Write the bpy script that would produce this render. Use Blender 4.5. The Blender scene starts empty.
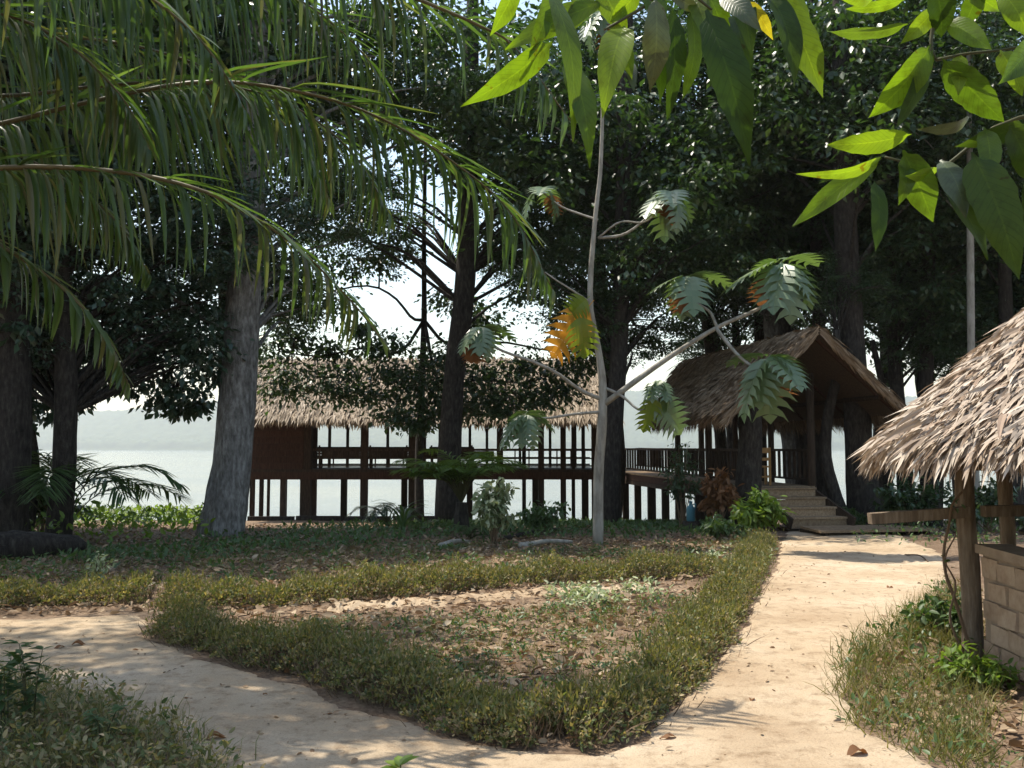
import bpy, math
import numpy as np
from mathutils import Vector, Matrix

scene = bpy.context.scene
col = scene.collection

# ---------------------------------------------------------------- camera, sky, sun, exposure
FPX, HOR, EYE = 900.0, 449.0, 1.65          # focal length in pixels, horizon row, eye height
PITCH = math.atan((HOR - 384.0) / FPX)
cam_d = bpy.data.cameras.new('camera')
cam_d.sensor_width = 36.0
cam_d.lens = 36.0 * FPX / 1024.0
cam_d.clip_start, cam_d.clip_end = 0.05, 6000.0
cam = bpy.data.objects.new('camera', cam_d)
cam.location = (0, 0, EYE)
cam.rotation_euler = (math.pi / 2 + PITCH, 0, 0)
col.objects.link(cam)
scene.camera = cam

SUN = Vector((-0.36, 0.24, 0.90)).normalized()
world = bpy.data.worlds.new('World')
scene.world = world
world.use_nodes = True
wn = world.node_tree
wn.nodes.clear()
sky = wn.nodes.new('ShaderNodeTexSky')
sky.sky_type = 'NISHITA'
sky.sun_disc = False
sky.sun_elevation = math.asin(SUN.z)
sky.sun_rotation = math.atan2(SUN.x, SUN.y)
sky.air_density, sky.dust_density, sky.ozone_density = 1.5, 1.6, 0.6
bg = wn.nodes.new('ShaderNodeBackground')
bg.inputs['Strength'].default_value = 0.15
wo = wn.nodes.new('ShaderNodeOutputWorld')
wn.links.new(sky.outputs[0], bg.inputs[0])
wn.links.new(bg.outputs[0], wo.inputs[0])

sun_d = bpy.data.lights.new('sun', 'SUN')
sun_d.energy, sun_d.angle, sun_d.color = 5.0, math.radians(0.6), (1.0, 0.93, 0.80)
sun = bpy.data.objects.new('sun', sun_d)
sun.rotation_euler = SUN.to_track_quat('Z', 'Y').to_euler()
sun.location = (-20, 10, 60)
col.objects.link(sun)

scene.view_settings.view_transform = 'Standard'
scene.view_settings.look = 'None'
scene.view_settings.exposure = 0.72
scene.view_settings.gamma = 1.0
scene.view_settings.use_curve_mapping = False
cy = scene.cycles
cy.max_bounces, cy.diffuse_bounces, cy.glossy_bounces = 6, 4, 3
cy.transmission_bounces, cy.transparent_max_bounces, cy.volume_bounces = 4, 4, 1
cy.caustics_reflective = cy.caustics_refractive = False
cy.sample_clamp_indirect = 4.0
cy.use_denoising = True

# ---------------------------------------------------------------- helpers
rng = np.random.default_rng(7)
U = lambda a, b, n=None: rng.uniform(a, b, n)
ct, st = math.cos(PITCH), math.sin(PITCH)

def ray(px, py):
    u, v = (px - 512) / FPX, (384 - py) / FPX
    return np.array([u, ct - v * st, st + v * ct])

def at(px, py, Y):
    d = ray(px, py)
    return np.array([0, 0, EYE]) + d * (Y / d[1])

def sstep(a, b, t):
    t = np.clip((t - a) / (b - a), 0, 1)
    return t * t * (3 - 2 * t)

def zg(x, y):
    x, y = np.asarray(x, float), np.asarray(y, float)
    z = -0.15 * sstep(9, 20, y) - 0.75 * sstep(19, 32, y) - 2.6 * sstep(32.6, 38, y)
    n = np.sin(x * 1.7 + 1.3 * np.sin(y * 1.1)) * np.sin(y * 1.5 + 0.9 * np.sin(x * 0.8)) + 0.5 * np.sin(x * 4.1 + y * 2.3) * np.sin(y * 3.7 - x * 1.9)
    return z + n * 0.014

def gpt(px, py):
    d = ray(px, py)
    z = 0.0
    for _ in range(8):
        t = (z - EYE) / d[2]
        p = d * t
        z = float(zg(p[0], p[1]))
    return np.array([p[0], p[1], z])

def norm(v):
    v = np.asarray(v, float)
    return v / np.maximum(np.linalg.norm(v, axis=-1, keepdims=True), 1e-9)

def frames(D, up=(0, 0, 1)):
    D = norm(D)
    up = np.broadcast_to(np.asarray(up, float), D.shape) + 1e-4 * np.array([0.3, 0.7, 0.1])
    x = norm(np.cross(D, up))
    z = np.cross(x, D)
    return np.stack([x, D, z], axis=-1)

def npmesh(name, V, F, smooth=False):
    V = np.asarray(V, np.float32)
    me = bpy.data.meshes.new(name)
    if isinstance(F, np.ndarray):
        n, k = F.shape
        me.vertices.add(len(V)); me.vertices.foreach_set('co', V.ravel())
        me.loops.add(n * k); me.loops.foreach_set('vertex_index', F.astype(np.int32).ravel())
        me.polygons.add(n); me.polygons.foreach_set('loop_start', np.arange(0, n * k, k, dtype=np.int32))
        me.update(calc_edges=True)
    else:
        me.from_pydata(V.tolist(), [], F)
        me.update()
    if smooth:
        me.polygons.foreach_set('use_smooth', np.ones(len(me.polygons), bool))
    return me

def inst(tv, tf, P, R, S):
    tv, tf = np.asarray(tv, float), np.asarray(tf)
    S = np.asarray(S, float)
    if S.ndim == 1:
        S = np.repeat(S[:, None], 3, 1)
    V = np.einsum('nij,nkj->nki', R, tv[None] * S[:, None, :]) + P[:, None, :]
    F = tf[None] + (np.arange(len(P)) * len(tv))[:, None, None]
    return V.reshape(-1, 3), F.reshape(-1, tf.shape[1])

def cat(parts):
    V, F, o = [], [], 0
    for v, f in parts:
        V.append(v); F.append(f + o); o += len(v)
    return np.concatenate(V), np.concatenate(F)

ORG = {}
def thing(name, label, category, loc, group=None, kind=None):
    o = bpy.data.objects.new(name, None)
    o.empty_display_size = 0.1
    o.location = [float(c) for c in loc]
    col.objects.link(o)
    ORG[o.name] = np.array(loc, float)
    meta(o, label, category, group, kind)
    return o

def meta(o, label=None, category=None, group=None, kind=None):
    if label: o['label'] = label
    if category: o['category'] = category
    if group: o['group'] = group
    if kind: o['kind'] = kind
    return o

def put(name, me, mat, parent=None, M=None, kind=None):
    """link a mesh: world-space vertices, or shared mesh data placed by the world matrix M (a mesh parent always sits at the world origin)"""
    o = bpy.data.objects.new(name, me)
    if mat is not None and not me.materials:
        me.materials.append(mat)
    col.objects.link(o)
    off = Vector((0, 0, 0))
    if parent is not None:
        o.parent = parent
        if parent.type == 'EMPTY':
            off = Vector([float(c) for c in ORG[parent.name]])
    T = Matrix.Identity(4) if M is None else Matrix(np.asarray(M, float).tolist())
    T.translation = T.translation - off
    o.matrix_basis = T
    if kind: o['kind'] = kind
    return o

def mat4(P, R, S=(1, 1, 1)):
    m = np.eye(4)
    m[:3, :3] = R * np.asarray(S)[None, :]
    m[:3, 3] = P
    return m

class MB:
    def __init__(s): s.v, s.f = [], []
    def add(s, V, F):
        o = len(s.v)
        s.v.extend([tuple(map(float, p)) for p in V])
        s.f.extend([tuple(int(i) + o for i in f) for f in F])
        return s
    def box(s, c, size, R=None):
        h = np.asarray(size) / 2
        V = np.array([[x, y, z] for x in (-1, 1) for y in (-1, 1) for z in (-1, 1)]) * h
        if R is not None: V = V @ np.asarray(R).T
        return s.add(V + np.asarray(c), [(0, 1, 3, 2), (4, 6, 7, 5), (0, 4, 5, 1), (2, 3, 7, 6), (0, 2, 6, 4), (1, 5, 7, 3)])
    def beam(s, a, b, w, h, up=(0, 0, 1)):
        a, b = np.asarray(a, float), np.asarray(b, float)
        R = frames((b - a)[None], up)[0]
        return s.box((a + b) / 2, (w, np.linalg.norm(b - a), h), R)
    def tube(s, pts, rad, seg=8, rough=0.0, flute=0, cap=True):
        pts = np.asarray(pts, float); n = len(pts)
        rad = np.broadcast_to(np.asarray(rad, float), (n,))
        T = norm(np.gradient(pts, axis=0))
        ref = np.array([1.0, 0, 0]) if abs(T[0][0]) < 0.9 else np.array([0, 1.0, 0])
        V = []
        ph = U(0, 6.28)
        for i in range(n):
            x = norm(ref - T[i] * np.dot(ref, T[i])); ref = x
            y = np.cross(T[i], x)
            a = np.arange(seg) / seg * 2 * math.pi
            r = rad[i] * (1 + rough * rng.normal(0, 1, seg))
            if flute:
                r = r * (1 + 0.16 * np.clip(1 - i / (n * 0.35), 0.15, 1) * np.sin(a * flute + ph))
            V.append(pts[i] + r[:, None] * (np.cos(a)[:, None] * x + np.sin(a)[:, None] * y))
        V = np.concatenate(V)
        F = [(i * seg + j, i * seg + (j + 1) % seg, (i + 1) * seg + (j + 1) % seg, (i + 1) * seg + j) for i in range(n - 1) for j in range(seg)]
        if cap:
            F.append(tuple(range(seg))[::-1]); F.append(tuple((n - 1) * seg + j for j in range(seg)))
        return s.add(V, F)
    def mesh(s, name, smooth=False):
        me = bpy.data.meshes.new(name)
        me.from_pydata(s.v, [], s.f); me.update()
        if smooth: me.polygons.foreach_set('use_smooth', np.ones(len(me.polygons), bool))
        return me
    def put(s, name, mat, parent=None, smooth=False, kind=None):
        return put(name, s.mesh(name, smooth), mat, parent, kind=kind)

def curve(pts, n=20):
    """Catmull-Rom through the points"""
    P = np.asarray(pts, float)
    P = np.vstack([2 * P[0] - P[1], P, 2 * P[-1] - P[-2]])
    m = len(P) - 3
    out = []
    for t in np.linspace(0, m - 1e-6, n):
        i = int(t); u = t - i
        a, b, c, d = P[i:i + 4]
        out.append(0.5 * ((2 * b) + (c - a) * u + (2 * a - 5 * b + 4 * c - d) * u * u + (-a + 3 * b - 3 * c + d) * u ** 3))
    return np.array(out)

# ---------------------------------------------------------------- materials
def newmat(name):
    m = bpy.data.materials.new(name); m.use_nodes = True
    nt = m.node_tree; nt.nodes.clear()
    out = nt.nodes.new('ShaderNodeOutputMaterial')
    def N(t, **kw):
        n = nt.nodes.new(t)
        for k, v in kw.items():
            if k in n.inputs: n.inputs[k].default_value = v
            else: setattr(n, k, v)
        return n
    L = nt.links.new
    return m, N, L, out

def ramp(N, cols, pos=None, interp='LINEAR'):
    r = N('ShaderNodeValToRGB'); cr = r.color_ramp; cr.interpolation = interp
    n = len(cols); pos = pos or [i / max(n - 1, 1) for i in range(n)]
    while len(cr.elements) < n: cr.elements.new(0.5)
    for e, p, c in zip(cr.elements, pos, cols):
        e.position = p; e.color = (*c, 1)
    return r

def rnd_value(N, L):
    g = N('ShaderNodeNewGeometry'); oi = N('ShaderNodeObjectInfo')
    a = N('ShaderNodeMath', operation='ADD'); L(g.outputs['Random Per Island'], a.inputs[0]); L(oi.outputs['Random'], a.inputs[1])
    f = N('ShaderNodeMath', operation='FRACT'); L(a.outputs[0], f.inputs[0])
    return f.outputs[0]

def leaf_mat(name, cols, trans=0.35, rough=0.45, spec=0.35, tcol=None, vein=0.0):
    m, N, L, out = newmat(name)
    r = ramp(N, cols); L(rnd_value(N, L), r.inputs[0])
    colr = r.outputs[0]
    if vein:
        tc = N('ShaderNodeTexCoord'); nz = N('ShaderNodeTexNoise', Scale=9.0, Detail=4.0)
        L(tc.outputs['Object'], nz.inputs['Vector'])
        mr = N('ShaderNodeMapRange'); mr.inputs['To Min'].default_value = 1 - vein; mr.inputs['To Max'].default_value = 1 + vein
        L(nz.outputs[0], mr.inputs['Value'])
        mx = N('ShaderNodeVectorMath', operation='SCALE'); L(colr, mx.inputs[0]); L(mr.outputs[0], mx.inputs['Scale'])
        colr = mx.outputs[0]
    p = N('ShaderNodeBsdfPrincipled', Roughness=rough); p.inputs['Specular IOR Level'].default_value = spec
    L(colr, p.inputs['Base Color'])
    if trans <= 0:
        L(p.outputs[0], out.inputs[0]); return m
    t = N('ShaderNodeBsdfTranslucent')
    tm = N('ShaderNodeVectorMath', operation='MULTIPLY'); tm.inputs[1].default_value = tcol or (1.5, 1.5, 0.6)
    L(colr, tm.inputs[0]); L(tm.outputs[0], t.inputs['Color'])
    mix = N('ShaderNodeMixShader', Fac=trans); L(p.outputs[0], mix.inputs[1]); L(t.outputs[0], mix.inputs[2])
    L(mix.outputs[0], out.inputs[0])
    return m

def veined_leaf(name, cols, trans, rough, spec, tcol=(1.35, 1.4, .4), dark=.62):
    m, N, L, out = newmat(name)
    r = ramp(N, cols); oi = N('ShaderNodeObjectInfo'); L(oi.outputs['Random'], r.inputs[0])
    uv = N('ShaderNodeUVMap'); sp = N('ShaderNodeSeparateXYZ'); L(uv.outputs[0], sp.inputs[0])
    ab = N('ShaderNodeMath', operation='ABSOLUTE'); L(sp.outputs[0], ab.inputs[0])            # u: -1..1 across the blade
    # side veins: v - |u| * .16, repeated
    sk = N('ShaderNodeMath', operation='MULTIPLY_ADD'); sk.inputs[1].default_value = -.16; L(ab.outputs[0], sk.inputs[0]); L(sp.outputs[1], sk.inputs[2])
    ml = N('ShaderNodeMath', operation='MULTIPLY'); ml.inputs[1].default_value = 15.0; L(sk.outputs[0], ml.inputs[0])
    fr = N('ShaderNodeMath', operation='FRACT'); L(ml.outputs[0], fr.inputs[0])
    rv = ramp(N, [(.80, .80, .80), (1, 1, 1), (1, 1, 1), (.80, .80, .80)], [0, .14, .88, 1]); L(fr.outputs[0], rv.inputs[0])
    rm_ = ramp(N, [(1.35, 1.3, 1.2), (1, 1, 1)], [.02, .07]); L(ab.outputs[0], rm_.inputs[0])
    tc = N('ShaderNodeTexCoord'); nz = N('ShaderNodeTexNoise', Scale=26.0, Detail=5.0, Roughness=.65); L(tc.outputs['Object'], nz.inputs['Vector'])
    rn = ramp(N, [(dark, dark * .92, dark * .8), (1, 1, 1), (1.12, 1.06, .9)], [.3, .5, .72]); L(nz.outputs[0], rn.inputs[0])
    c = r.outputs[0]
    n4 = N('ShaderNodeTexNoise', Scale=38.0, Detail=3.0, Roughness=.5); L(tc.outputs['Object'], n4.inputs['Vector'])
    rs = ramp(N, [(1, 1, 1), (1, 1, 1), (.75, .42, .25)], [0, .68, .73]); L(n4.outputs[0], rs.inputs[0])
    for q in (rv, rm_, rn, rs):
        mx = N('ShaderNodeVectorMath', operation='MULTIPLY'); L(c, mx.inputs[0]); L(q.outputs[0], mx.inputs[1]); c = mx.outputs[0]
    p = N('ShaderNodeBsdfPrincipled', Roughness=rough); p.inputs['Specular IOR Level'].default_value = spec
    b = N('ShaderNodeBump', Strength=.35, Distance=.004); L(rv.outputs[0], b.inputs['Height']); L(b.outputs[0], p.inputs['Normal'])
    L(c, p.inputs['Base Color'])
    t = N('ShaderNodeBsdfTranslucent'); tm = N('ShaderNodeVectorMath', operation='MULTIPLY'); tm.inputs[1].default_value = tcol
    L(c, tm.inputs[0]); L(tm.outputs[0], t.inputs['Color'])
    mix = N('ShaderNodeMixShader', Fac=trans); L(p.outputs[0], mix.inputs[1]); L(t.outputs[0], mix.inputs[2]); L(mix.outputs[0], out.inputs[0])
    return m

def noise_mat(name, cols, scale=(1, 1, 1), nscale=5.0, rough=0.85, bump=0.3, detail=6.0, rnd=0.0, pos=None, bscale=None, bdist=0.02, spec=0.2, coord='Object'):
    m, N, L, out = newmat(name)
    tc = N('ShaderNodeTexCoord'); mp = N('ShaderNodeMapping'); mp.inputs['Scale'].default_value = scale
    L(tc.outputs[coord], mp.inputs['Vector'])
    oi = N('ShaderNodeObjectInfo'); sc = N('ShaderNodeVectorMath', operation='SCALE'); sc.inputs[0].default_value = (37.0, 11.0, 23.0)
    L(oi.outputs['Random'], sc.inputs['Scale']); L(sc.outputs[0], mp.inputs['Location'])
    nz = N('ShaderNodeTexNoise', Scale=nscale, Detail=detail, Roughness=0.62); L(mp.outputs[0], nz.inputs['Vector'])
    r = ramp(N, cols, pos or list(np.linspace(0.28, 0.72, len(cols)))); L(nz.outputs[0], r.inputs[0])
    c = r.outputs[0]
    if rnd:
        v = rnd_value(N, L)
        mr = N('ShaderNodeMapRange'); mr.inputs['To Min'].default_value = 1 - rnd; mr.inputs['To Max'].default_value = 1 + rnd; L(v, mr.inputs['Value'])
        mx = N('ShaderNodeVectorMath', operation='SCALE'); L(c, mx.inputs[0]); L(mr.outputs[0], mx.inputs['Scale']); c = mx.outputs[0]
    p = N('ShaderNodeBsdfPrincipled', Roughness=rough); p.inputs['Specular IOR Level'].default_value = spec
    L(c, p.inputs['Base Color'])
    if bump:
        n2 = N('ShaderNodeTexNoise', Scale=bscale or nscale * 2.5, Detail=8.0, Roughness=0.65); L(mp.outputs[0], n2.inputs['Vector'])
        b = N('ShaderNodeBump', Strength=bump, Distance=bdist); L(n2.outputs[0], b.inputs['Height']); L(b.outputs[0], p.inputs['Normal'])
    L(p.outputs[0], out.inputs[0])
    return m

M_bark = noise_mat('bark_dark', [(.014, .012, .010), (.042, .035, .029), (.085, .074, .062)], (5, 5, 1.6), 3.4, bump=1.0, bdist=.06)
M_bark_grey = noise_mat('bark_grey', [(.07, .062, .055), (.19, .178, .165), (.36, .35, .33)], (5, 5, 1.8), 2.6, bump=1.0, bdist=.06)
M_bark_pale = noise_mat('bark_pale', [(.16, .14, .115), (.27, .25, .21), (.36, .34, .30)], (4, 4, 1.2), 3.0, bump=.4)
M_wood = noise_mat('weathered_wood', [(.020, .013, .009), (.042, .028, .019), (.075, .05, .034)], (6, 6, 1), 4.0, rnd=.3, bump=.4)
M_wood_red = noise_mat('stained_wood', [(.032, .015, .010), (.062, .031, .020), (.09, .048, .031)], (6, 6, 1), 4.0, rnd=.25, bump=.3)
M_wood_tan = noise_mat('tan_wood', [(.15, .10, .06), (.24, .165, .10), (.32, .235, .15)], (6, 1, 6), 4.0, rnd=.2, bump=.4)
M_post = noise_mat('hut_timber', [(.10, .072, .05), (.20, .15, .105), (.30, .24, .18)], (9, 9, 1.2), 3.0, bump=.9, bdist=.02)
M_chair = noise_mat('varnished_wood', [(.24, .13, .045), (.34, .19, .07)], (4, 4, 1), 5.0, rough=.45, bump=.1)
M_thatch = leaf_mat('thatch_grey', [(.15, .115, .08), (.36, .295, .225), (.25, .20, .145), (.48, .405, .325), (.31, .24, .17)], trans=.12, rough=.8, spec=.1, tcol=(1, .9, .7))
M_thatch_brown = leaf_mat('thatch_brown', [(.13, .085, .052), (.27, .19, .12), (.20, .135, .082), (.36, .27, .185)], trans=.1, rough=.85, spec=.1, tcol=(1, .85, .6))
M_thatch_pale = leaf_mat('thatch_pale', [(.24, .175, .125), (.48, .41, .335), (.36, .285, .22), (.57, .50, .42), (.15, .10, .065), (.44, .37, .30), (.30, .21, .15), (.51, .44, .365)], trans=.1, rough=.75, spec=.15, tcol=(1, .9, .75))
M_under = noise_mat('thatch_core', [(.06, .04, .025), (.13, .09, .058)], (5, 5, 1), 6.0, bump=.6)
M_canopy = leaf_mat('canopy_leaf', [(.026, .050, .020), (.045, .080, .030), (.034, .064, .028), (.062, .095, .034)], trans=.30, rough=.38, spec=.55, tcol=(1.3, 1.6, .5))
M_canopy2 = leaf_mat('canopy_leaf_blue', [(.032, .060, .038), (.055, .092, .058), (.044, .076, .046)], trans=.25, rough=.36, spec=.6, tcol=(1.2, 1.5, .6))
M_palm = leaf_mat('palm_leaflet', [(.045, .08, .024), (.07, .115, .035), (.058, .098, .03), (.095, .135, .05), (.11, .10, .045)], trans=.45, rough=.36, spec=.6, tcol=(1.5, 1.7, .6))
M_rachis = noise_mat('palm_rachis', [(.07, .055, .025), (.14, .11, .05)], (1, 1, 1), 6.0, rough=.5, bump=.1)
M_bread = leaf_mat('breadfruit_leaf', [(.085, .135, .06), (.13, .18, .09), (.10, .155, .07)], trans=.28, rough=.36, spec=.75, tcol=(1.3, 1.5, .5))
M_bread_lime = leaf_mat('breadfruit_leaf_lime', [(.13, .19, .02), (.17, .21, .03)], trans=.45, rough=.35, spec=.4, tcol=(1.4, 1.5, .5))
M_bread_dead = leaf_mat('dead_leaf', [(.15, .075, .035), (.21, .11, .055), (.18, .09, .04)], trans=.3, rough=.7, spec=.2, tcol=(1.4, 1.1, .7))
M_bread_orange = leaf_mat('orange_leaf', [(.50, .24, .03), (.58, .32, .06)], trans=.4, rough=.5, spec=.3, tcol=(1.3, 1.1, .6), vein=.35)
M_hedge = leaf_mat('hedge_leaf', [(.055, .085, .036), (.13, .155, .065), (.095, .125, .05), (.24, .21, .11), (.07, .10, .04), (.34, .26, .15), (.14, .16, .065), (.25, .17, .10), (.10, .135, .05), (.42, .33, .20), (.20, .19, .085)], trans=.35, rough=.55, spec=.25, tcol=(1.4, 1.4, .5))
M_hedge_dry = leaf_mat('hedge_twig', [(.10, .07, .045), (.20, .14, .09), (.15, .10, .065)], trans=0, rough=.8, spec=.1)
M_litter = leaf_mat('leaf_litter', [(.13, .085, .05), (.28, .195, .12), (.19, .115, .065), (.38, .285, .185), (.09, .06, .038), (.31, .215, .135), (.22, .15, .09), (.44, .355, .245)], trans=.15, rough=.7, spec=.2, tcol=(1.2, 1, .8))
M_grass = leaf_mat('grass_blade', [(.085, .105, .03), (.15, .15, .05), (.21, .18, .075), (.11, .13, .04), (.27, .215, .11)], trans=.35, rough=.55, spec=.25, tcol=(1.3, 1.3, .5))
M_weed = leaf_mat('weed_leaf', [(.045, .085, .03), (.075, .125, .045), (.06, .10, .04), (.10, .15, .06)], trans=.35, rough=.45, spec=.35, tcol=(1.4, 1.5, .5))
M_lush = leaf_mat('lush_leaf', [(.075, .14, .025), (.13, .20, .04), (.10, .17, .03), (.16, .22, .045)], trans=.42, rough=.45, spec=.35, tcol=(1.5, 1.5, .5))
M_pale = leaf_mat('variegated_leaf', [(.14, .19, .08), (.38, .41, .25), (.11, .16, .06), (.50, .51, .36)], trans=.3, rough=.45, spec=.3, tcol=(1.2, 1.3, .8))
M_brick = noise_mat('mud_brick', [(.27, .18, .115), (.38, .27, .185), (.45, .34, .24)], (1, 1, 1), 9.0, rnd=.14, bump=.7, bdist=.012)
M_mortar = noise_mat('mud_mortar', [(.26, .185, .125), (.38, .29, .21)], (1, 1, 1), 7.0, bump=.6)
M_iron = noise_mat('dark_sheet', [(.02, .018, .016), (.045, .04, .036)], (1, 1, 1), 3.0, rough=.6, bump=.1)
M_jug = noise_mat('blue_plastic', [(.05, .15, .19), (.07, .19, .23)], (1, 1, 1), 3.0, rough=.35, bump=0)
M_twig = noise_mat('green_twig', [(.05, .055, .025), (.09, .085, .04)], (1, 1, 1), 8.0, rough=.6, bump=.1)
M_mango_lime = veined_leaf('broad_leaf_lime', [(.12, .20, .016), (.17, .25, .028), (.14, .22, .02)], .55, .38, .35)
M_mango_mid = veined_leaf('broad_leaf_mid', [(.065, .12, .014), (.10, .155, .022)], .5, .36, .4)
M_mango_dark = veined_leaf('broad_leaf_dark', [(.030, .062, .010), (.050, .085, .014)], .42, .45, .25, (1.4, 1.4, .5))
M_mango_grey = veined_leaf('broad_leaf_glossy', [(.06, .085, .04), (.08, .10, .05)], .2, .40, .5)
M_mango_yellow = veined_leaf('broad_leaf_yellow', [(.38, .33, .03), (.42, .36, .04)], .5, .4, .3, (1.2, 1.2, .5))

# leaf templates (y along the blade, z up)
LEAF2 = (np.array([[0, 0, 0], [.27, .45, .05], [0, 1, -.07], [-.27, .45, .05]]), np.array([[0, 1, 2], [0, 2, 3]]))
LEAF4 = (np.array([[0, 0, 0], [.2, .28, .05], [.19, .66, .02], [0, 1, -.1], [-.19, .66, .02], [-.2, .28, .05], [0, .5, -.02]]),
         np.array([[0, 1, 6], [1, 2, 6], [2, 3, 6], [3, 4, 6], [4, 5, 6], [5, 0, 6]]))
BLADE = (np.array([[-.5, 0, 0], [.5, 0, 0], [.35, .55, .1], [-.35, .55, .1], [0, 1, -.12]]), np.array([[0, 1, 2], [0, 2, 3], [3, 2, 4]]))
STRIP = (np.array([[-.5, 0, 0], [.5, 0, 0], [-.5, .35, .05], [.5, .35, .08], [-.4, .7, .03], [.45, .7, .0], [0, 1, -.06]]), np.array([[0, 1, 3], [0, 3, 2], [2, 3, 5], [2, 5, 4], [4, 5, 6]]))

# ---------------------------------------------------------------- setting: ground, path, lake, far shore
def grid_mesh(name, xs, ys, zf, smooth=True):
    X, Y = np.meshgrid(xs, ys)
    V = np.stack([X, Y, zf(X, Y)], -1).reshape(-1, 3)
    nx, ny = len(xs), len(ys)
    i = (np.arange(ny - 1)[:, None] * nx + np.arange(nx - 1)[None]).ravel()
    return npmesh(name, V, np.stack([i, i + 1, i + nx + 1, i + nx], 1), smooth)

def dirt_mat():
    m, N, L, out = newmat('forest_floor')
    tc = N('ShaderNodeTexCoord')
    n1 = N('ShaderNodeTexNoise', Scale=.8, Detail=6.0, Roughness=.65); L(tc.outputs['Object'], n1.inputs['Vector'])
    n2 = N('ShaderNodeTexNoise', Scale=22.0, Detail=5.0, Roughness=.7); L(tc.outputs['Object'], n2.inputs['Vector'])
    r1 = ramp(N, [(.12, .08, .052), (.22, .155, .105), (.31, .235, .165)], [.32, .5, .68]); L(n1.outputs[0], r1.inputs[0])
    r2 = ramp(N, [(.45, .42, .40), (1, 1, 1)], [.35, .65]); L(n2.outputs[0], r2.inputs[0])
    mx = N('ShaderNodeMix', data_type='RGBA', blend_type='MULTIPLY'); mx.inputs[0].default_value = 1.0
    L(r1.outputs[0], mx.inputs[6]); L(r2.outputs[0], mx.inputs[7])
    p = N('ShaderNodeBsdfPrincipled', Roughness=.95); p.inputs['Specular IOR Level'].default_value = .1
    b = N('ShaderNodeBump', Strength=.7, Distance=.03); L(n2.outputs[0], b.inputs['Height']); L(b.outputs[0], p.inputs['Normal'])
    L(mx.outputs[2], p.inputs['Base Color']); L(p.outputs[0], out.inputs[0])
    return m

def sand_mat():
    m, N, L, out = newmat('sandy_path')
    tc = N('ShaderNodeTexCoord')
    n1 = N('ShaderNodeTexNoise', Scale=.55, Detail=7.0, Roughness=.6); L(tc.outputs['Object'], n1.inputs['Vector'])
    n2 = N('ShaderNodeTexNoise', Scale=7.0, Detail=9.0, Roughness=.75); L(tc.outputs['Object'], n2.inputs['Vector'])
    n3 = N('ShaderNodeTexNoise', Scale=90.0, Detail=4.0, Roughness=.7); L(tc.outputs['Object'], n3.inputs['Vector'])
    r1 = ramp(N, [(.32, .23, .145), (.42, .325, .22), (.50, .405, .295)], [.33, .5, .66]); L(n1.outputs[0], r1.inputs[0])
    r2 = ramp(N, [(.60, .55, .50), (1, 1, 1), (1.0, .99, .97)], [.32, .50, .75]); L(n2.outputs[0], r2.inputs[0])
    r3 = ramp(N, [(.72, .68, .64), (1, 1, 1)], [.33, .48]); L(n3.outputs[0], r3.inputs[0])
    c = r1.outputs[0]
    for r in (r2, r3):
        mx = N('ShaderNodeMix', data_type='RGBA', blend_type='MULTIPLY'); mx.inputs[0].default_value = 1.0
        L(c, mx.inputs[6]); L(r.outputs[0], mx.inputs[7]); c = mx.outputs[2]
    p = N('ShaderNodeBsdfPrincipled', Roughness=.95); p.inputs['Specular IOR Level'].default_value = .15
    ad = N('ShaderNodeMath', operation='MULTIPLY_ADD'); ad.inputs[1].default_value = .25; L(n3.outputs[0], ad.inputs[0]); L(n2.outputs[0], ad.inputs[2])
    b = N('ShaderNodeBump', Strength=.8, Distance=.035); L(ad.outputs[0], b.inputs['Height']); L(b.outputs[0], p.inputs['Normal'])
    L(c, p.inputs['Base Color']); L(p.outputs[0], out.inputs[0])
    return m

xs = np.concatenate([np.linspace(-320, -26, 30), np.arange(-25, 30, .25), np.linspace(31, 320, 30)])
ys = np.concatenate([np.linspace(-45, -1, 20), np.arange(0, 22, .25), np.arange(22, 40.1, .3)])
ground = put('ground', grid_mesh('ground', xs, ys, zg), dirt_mat(), kind='structure')

# outline of the trodden sand, walked round clockwise from the stairs
PATH_PX = [(785, 531), (830, 527), (890, 531), (915, 543), (948, 556), (948, 588), (905, 628), (862, 660), (852, 700), (880, 738), (950, 768), (1010, 830),
           (1050, 1000), (900, 1600), (380, 1600), (330, 1000), (262, 815), (205, 768), (150, 738), (70, 712), (-40, 690), (-260, 676), (-420, 650), (-420, 604), (-150, 612), (0, 618), (90, 617),
           (146, 614), (152, 640), (205, 656), (330, 696), (450, 736), (548, 756), (592, 752), (640, 735), (698, 680), (745, 615), (770, 572)]
PATH = np.array([gpt(*p)[:2] for p in PATH_PX])

def sdist(P, poly):
    """signed distance to a polygon, positive inside"""
    a, b = poly, np.roll(poly, -1, 0)
    d = np.full(len(P), 1e9); ins = np.zeros(len(P), bool)
    for p, q in zip(a, b):
        e = q - p
        t = np.clip(((P - p) @ e) / (e @ e), 0, 1)
        d = np.minimum(d, np.linalg.norm(P - (p + t[:, None] * e), axis=1))
        c = ((p[1] > P[:, 1]) != (q[1] > P[:, 1]))
        ins ^= c & (P[:, 0] < (q[0] - p[0]) * (P[:, 1] - p[1]) / (q[1] - p[1] + 1e-12) + p[0])
    return np.where(ins, d, -d)

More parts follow.
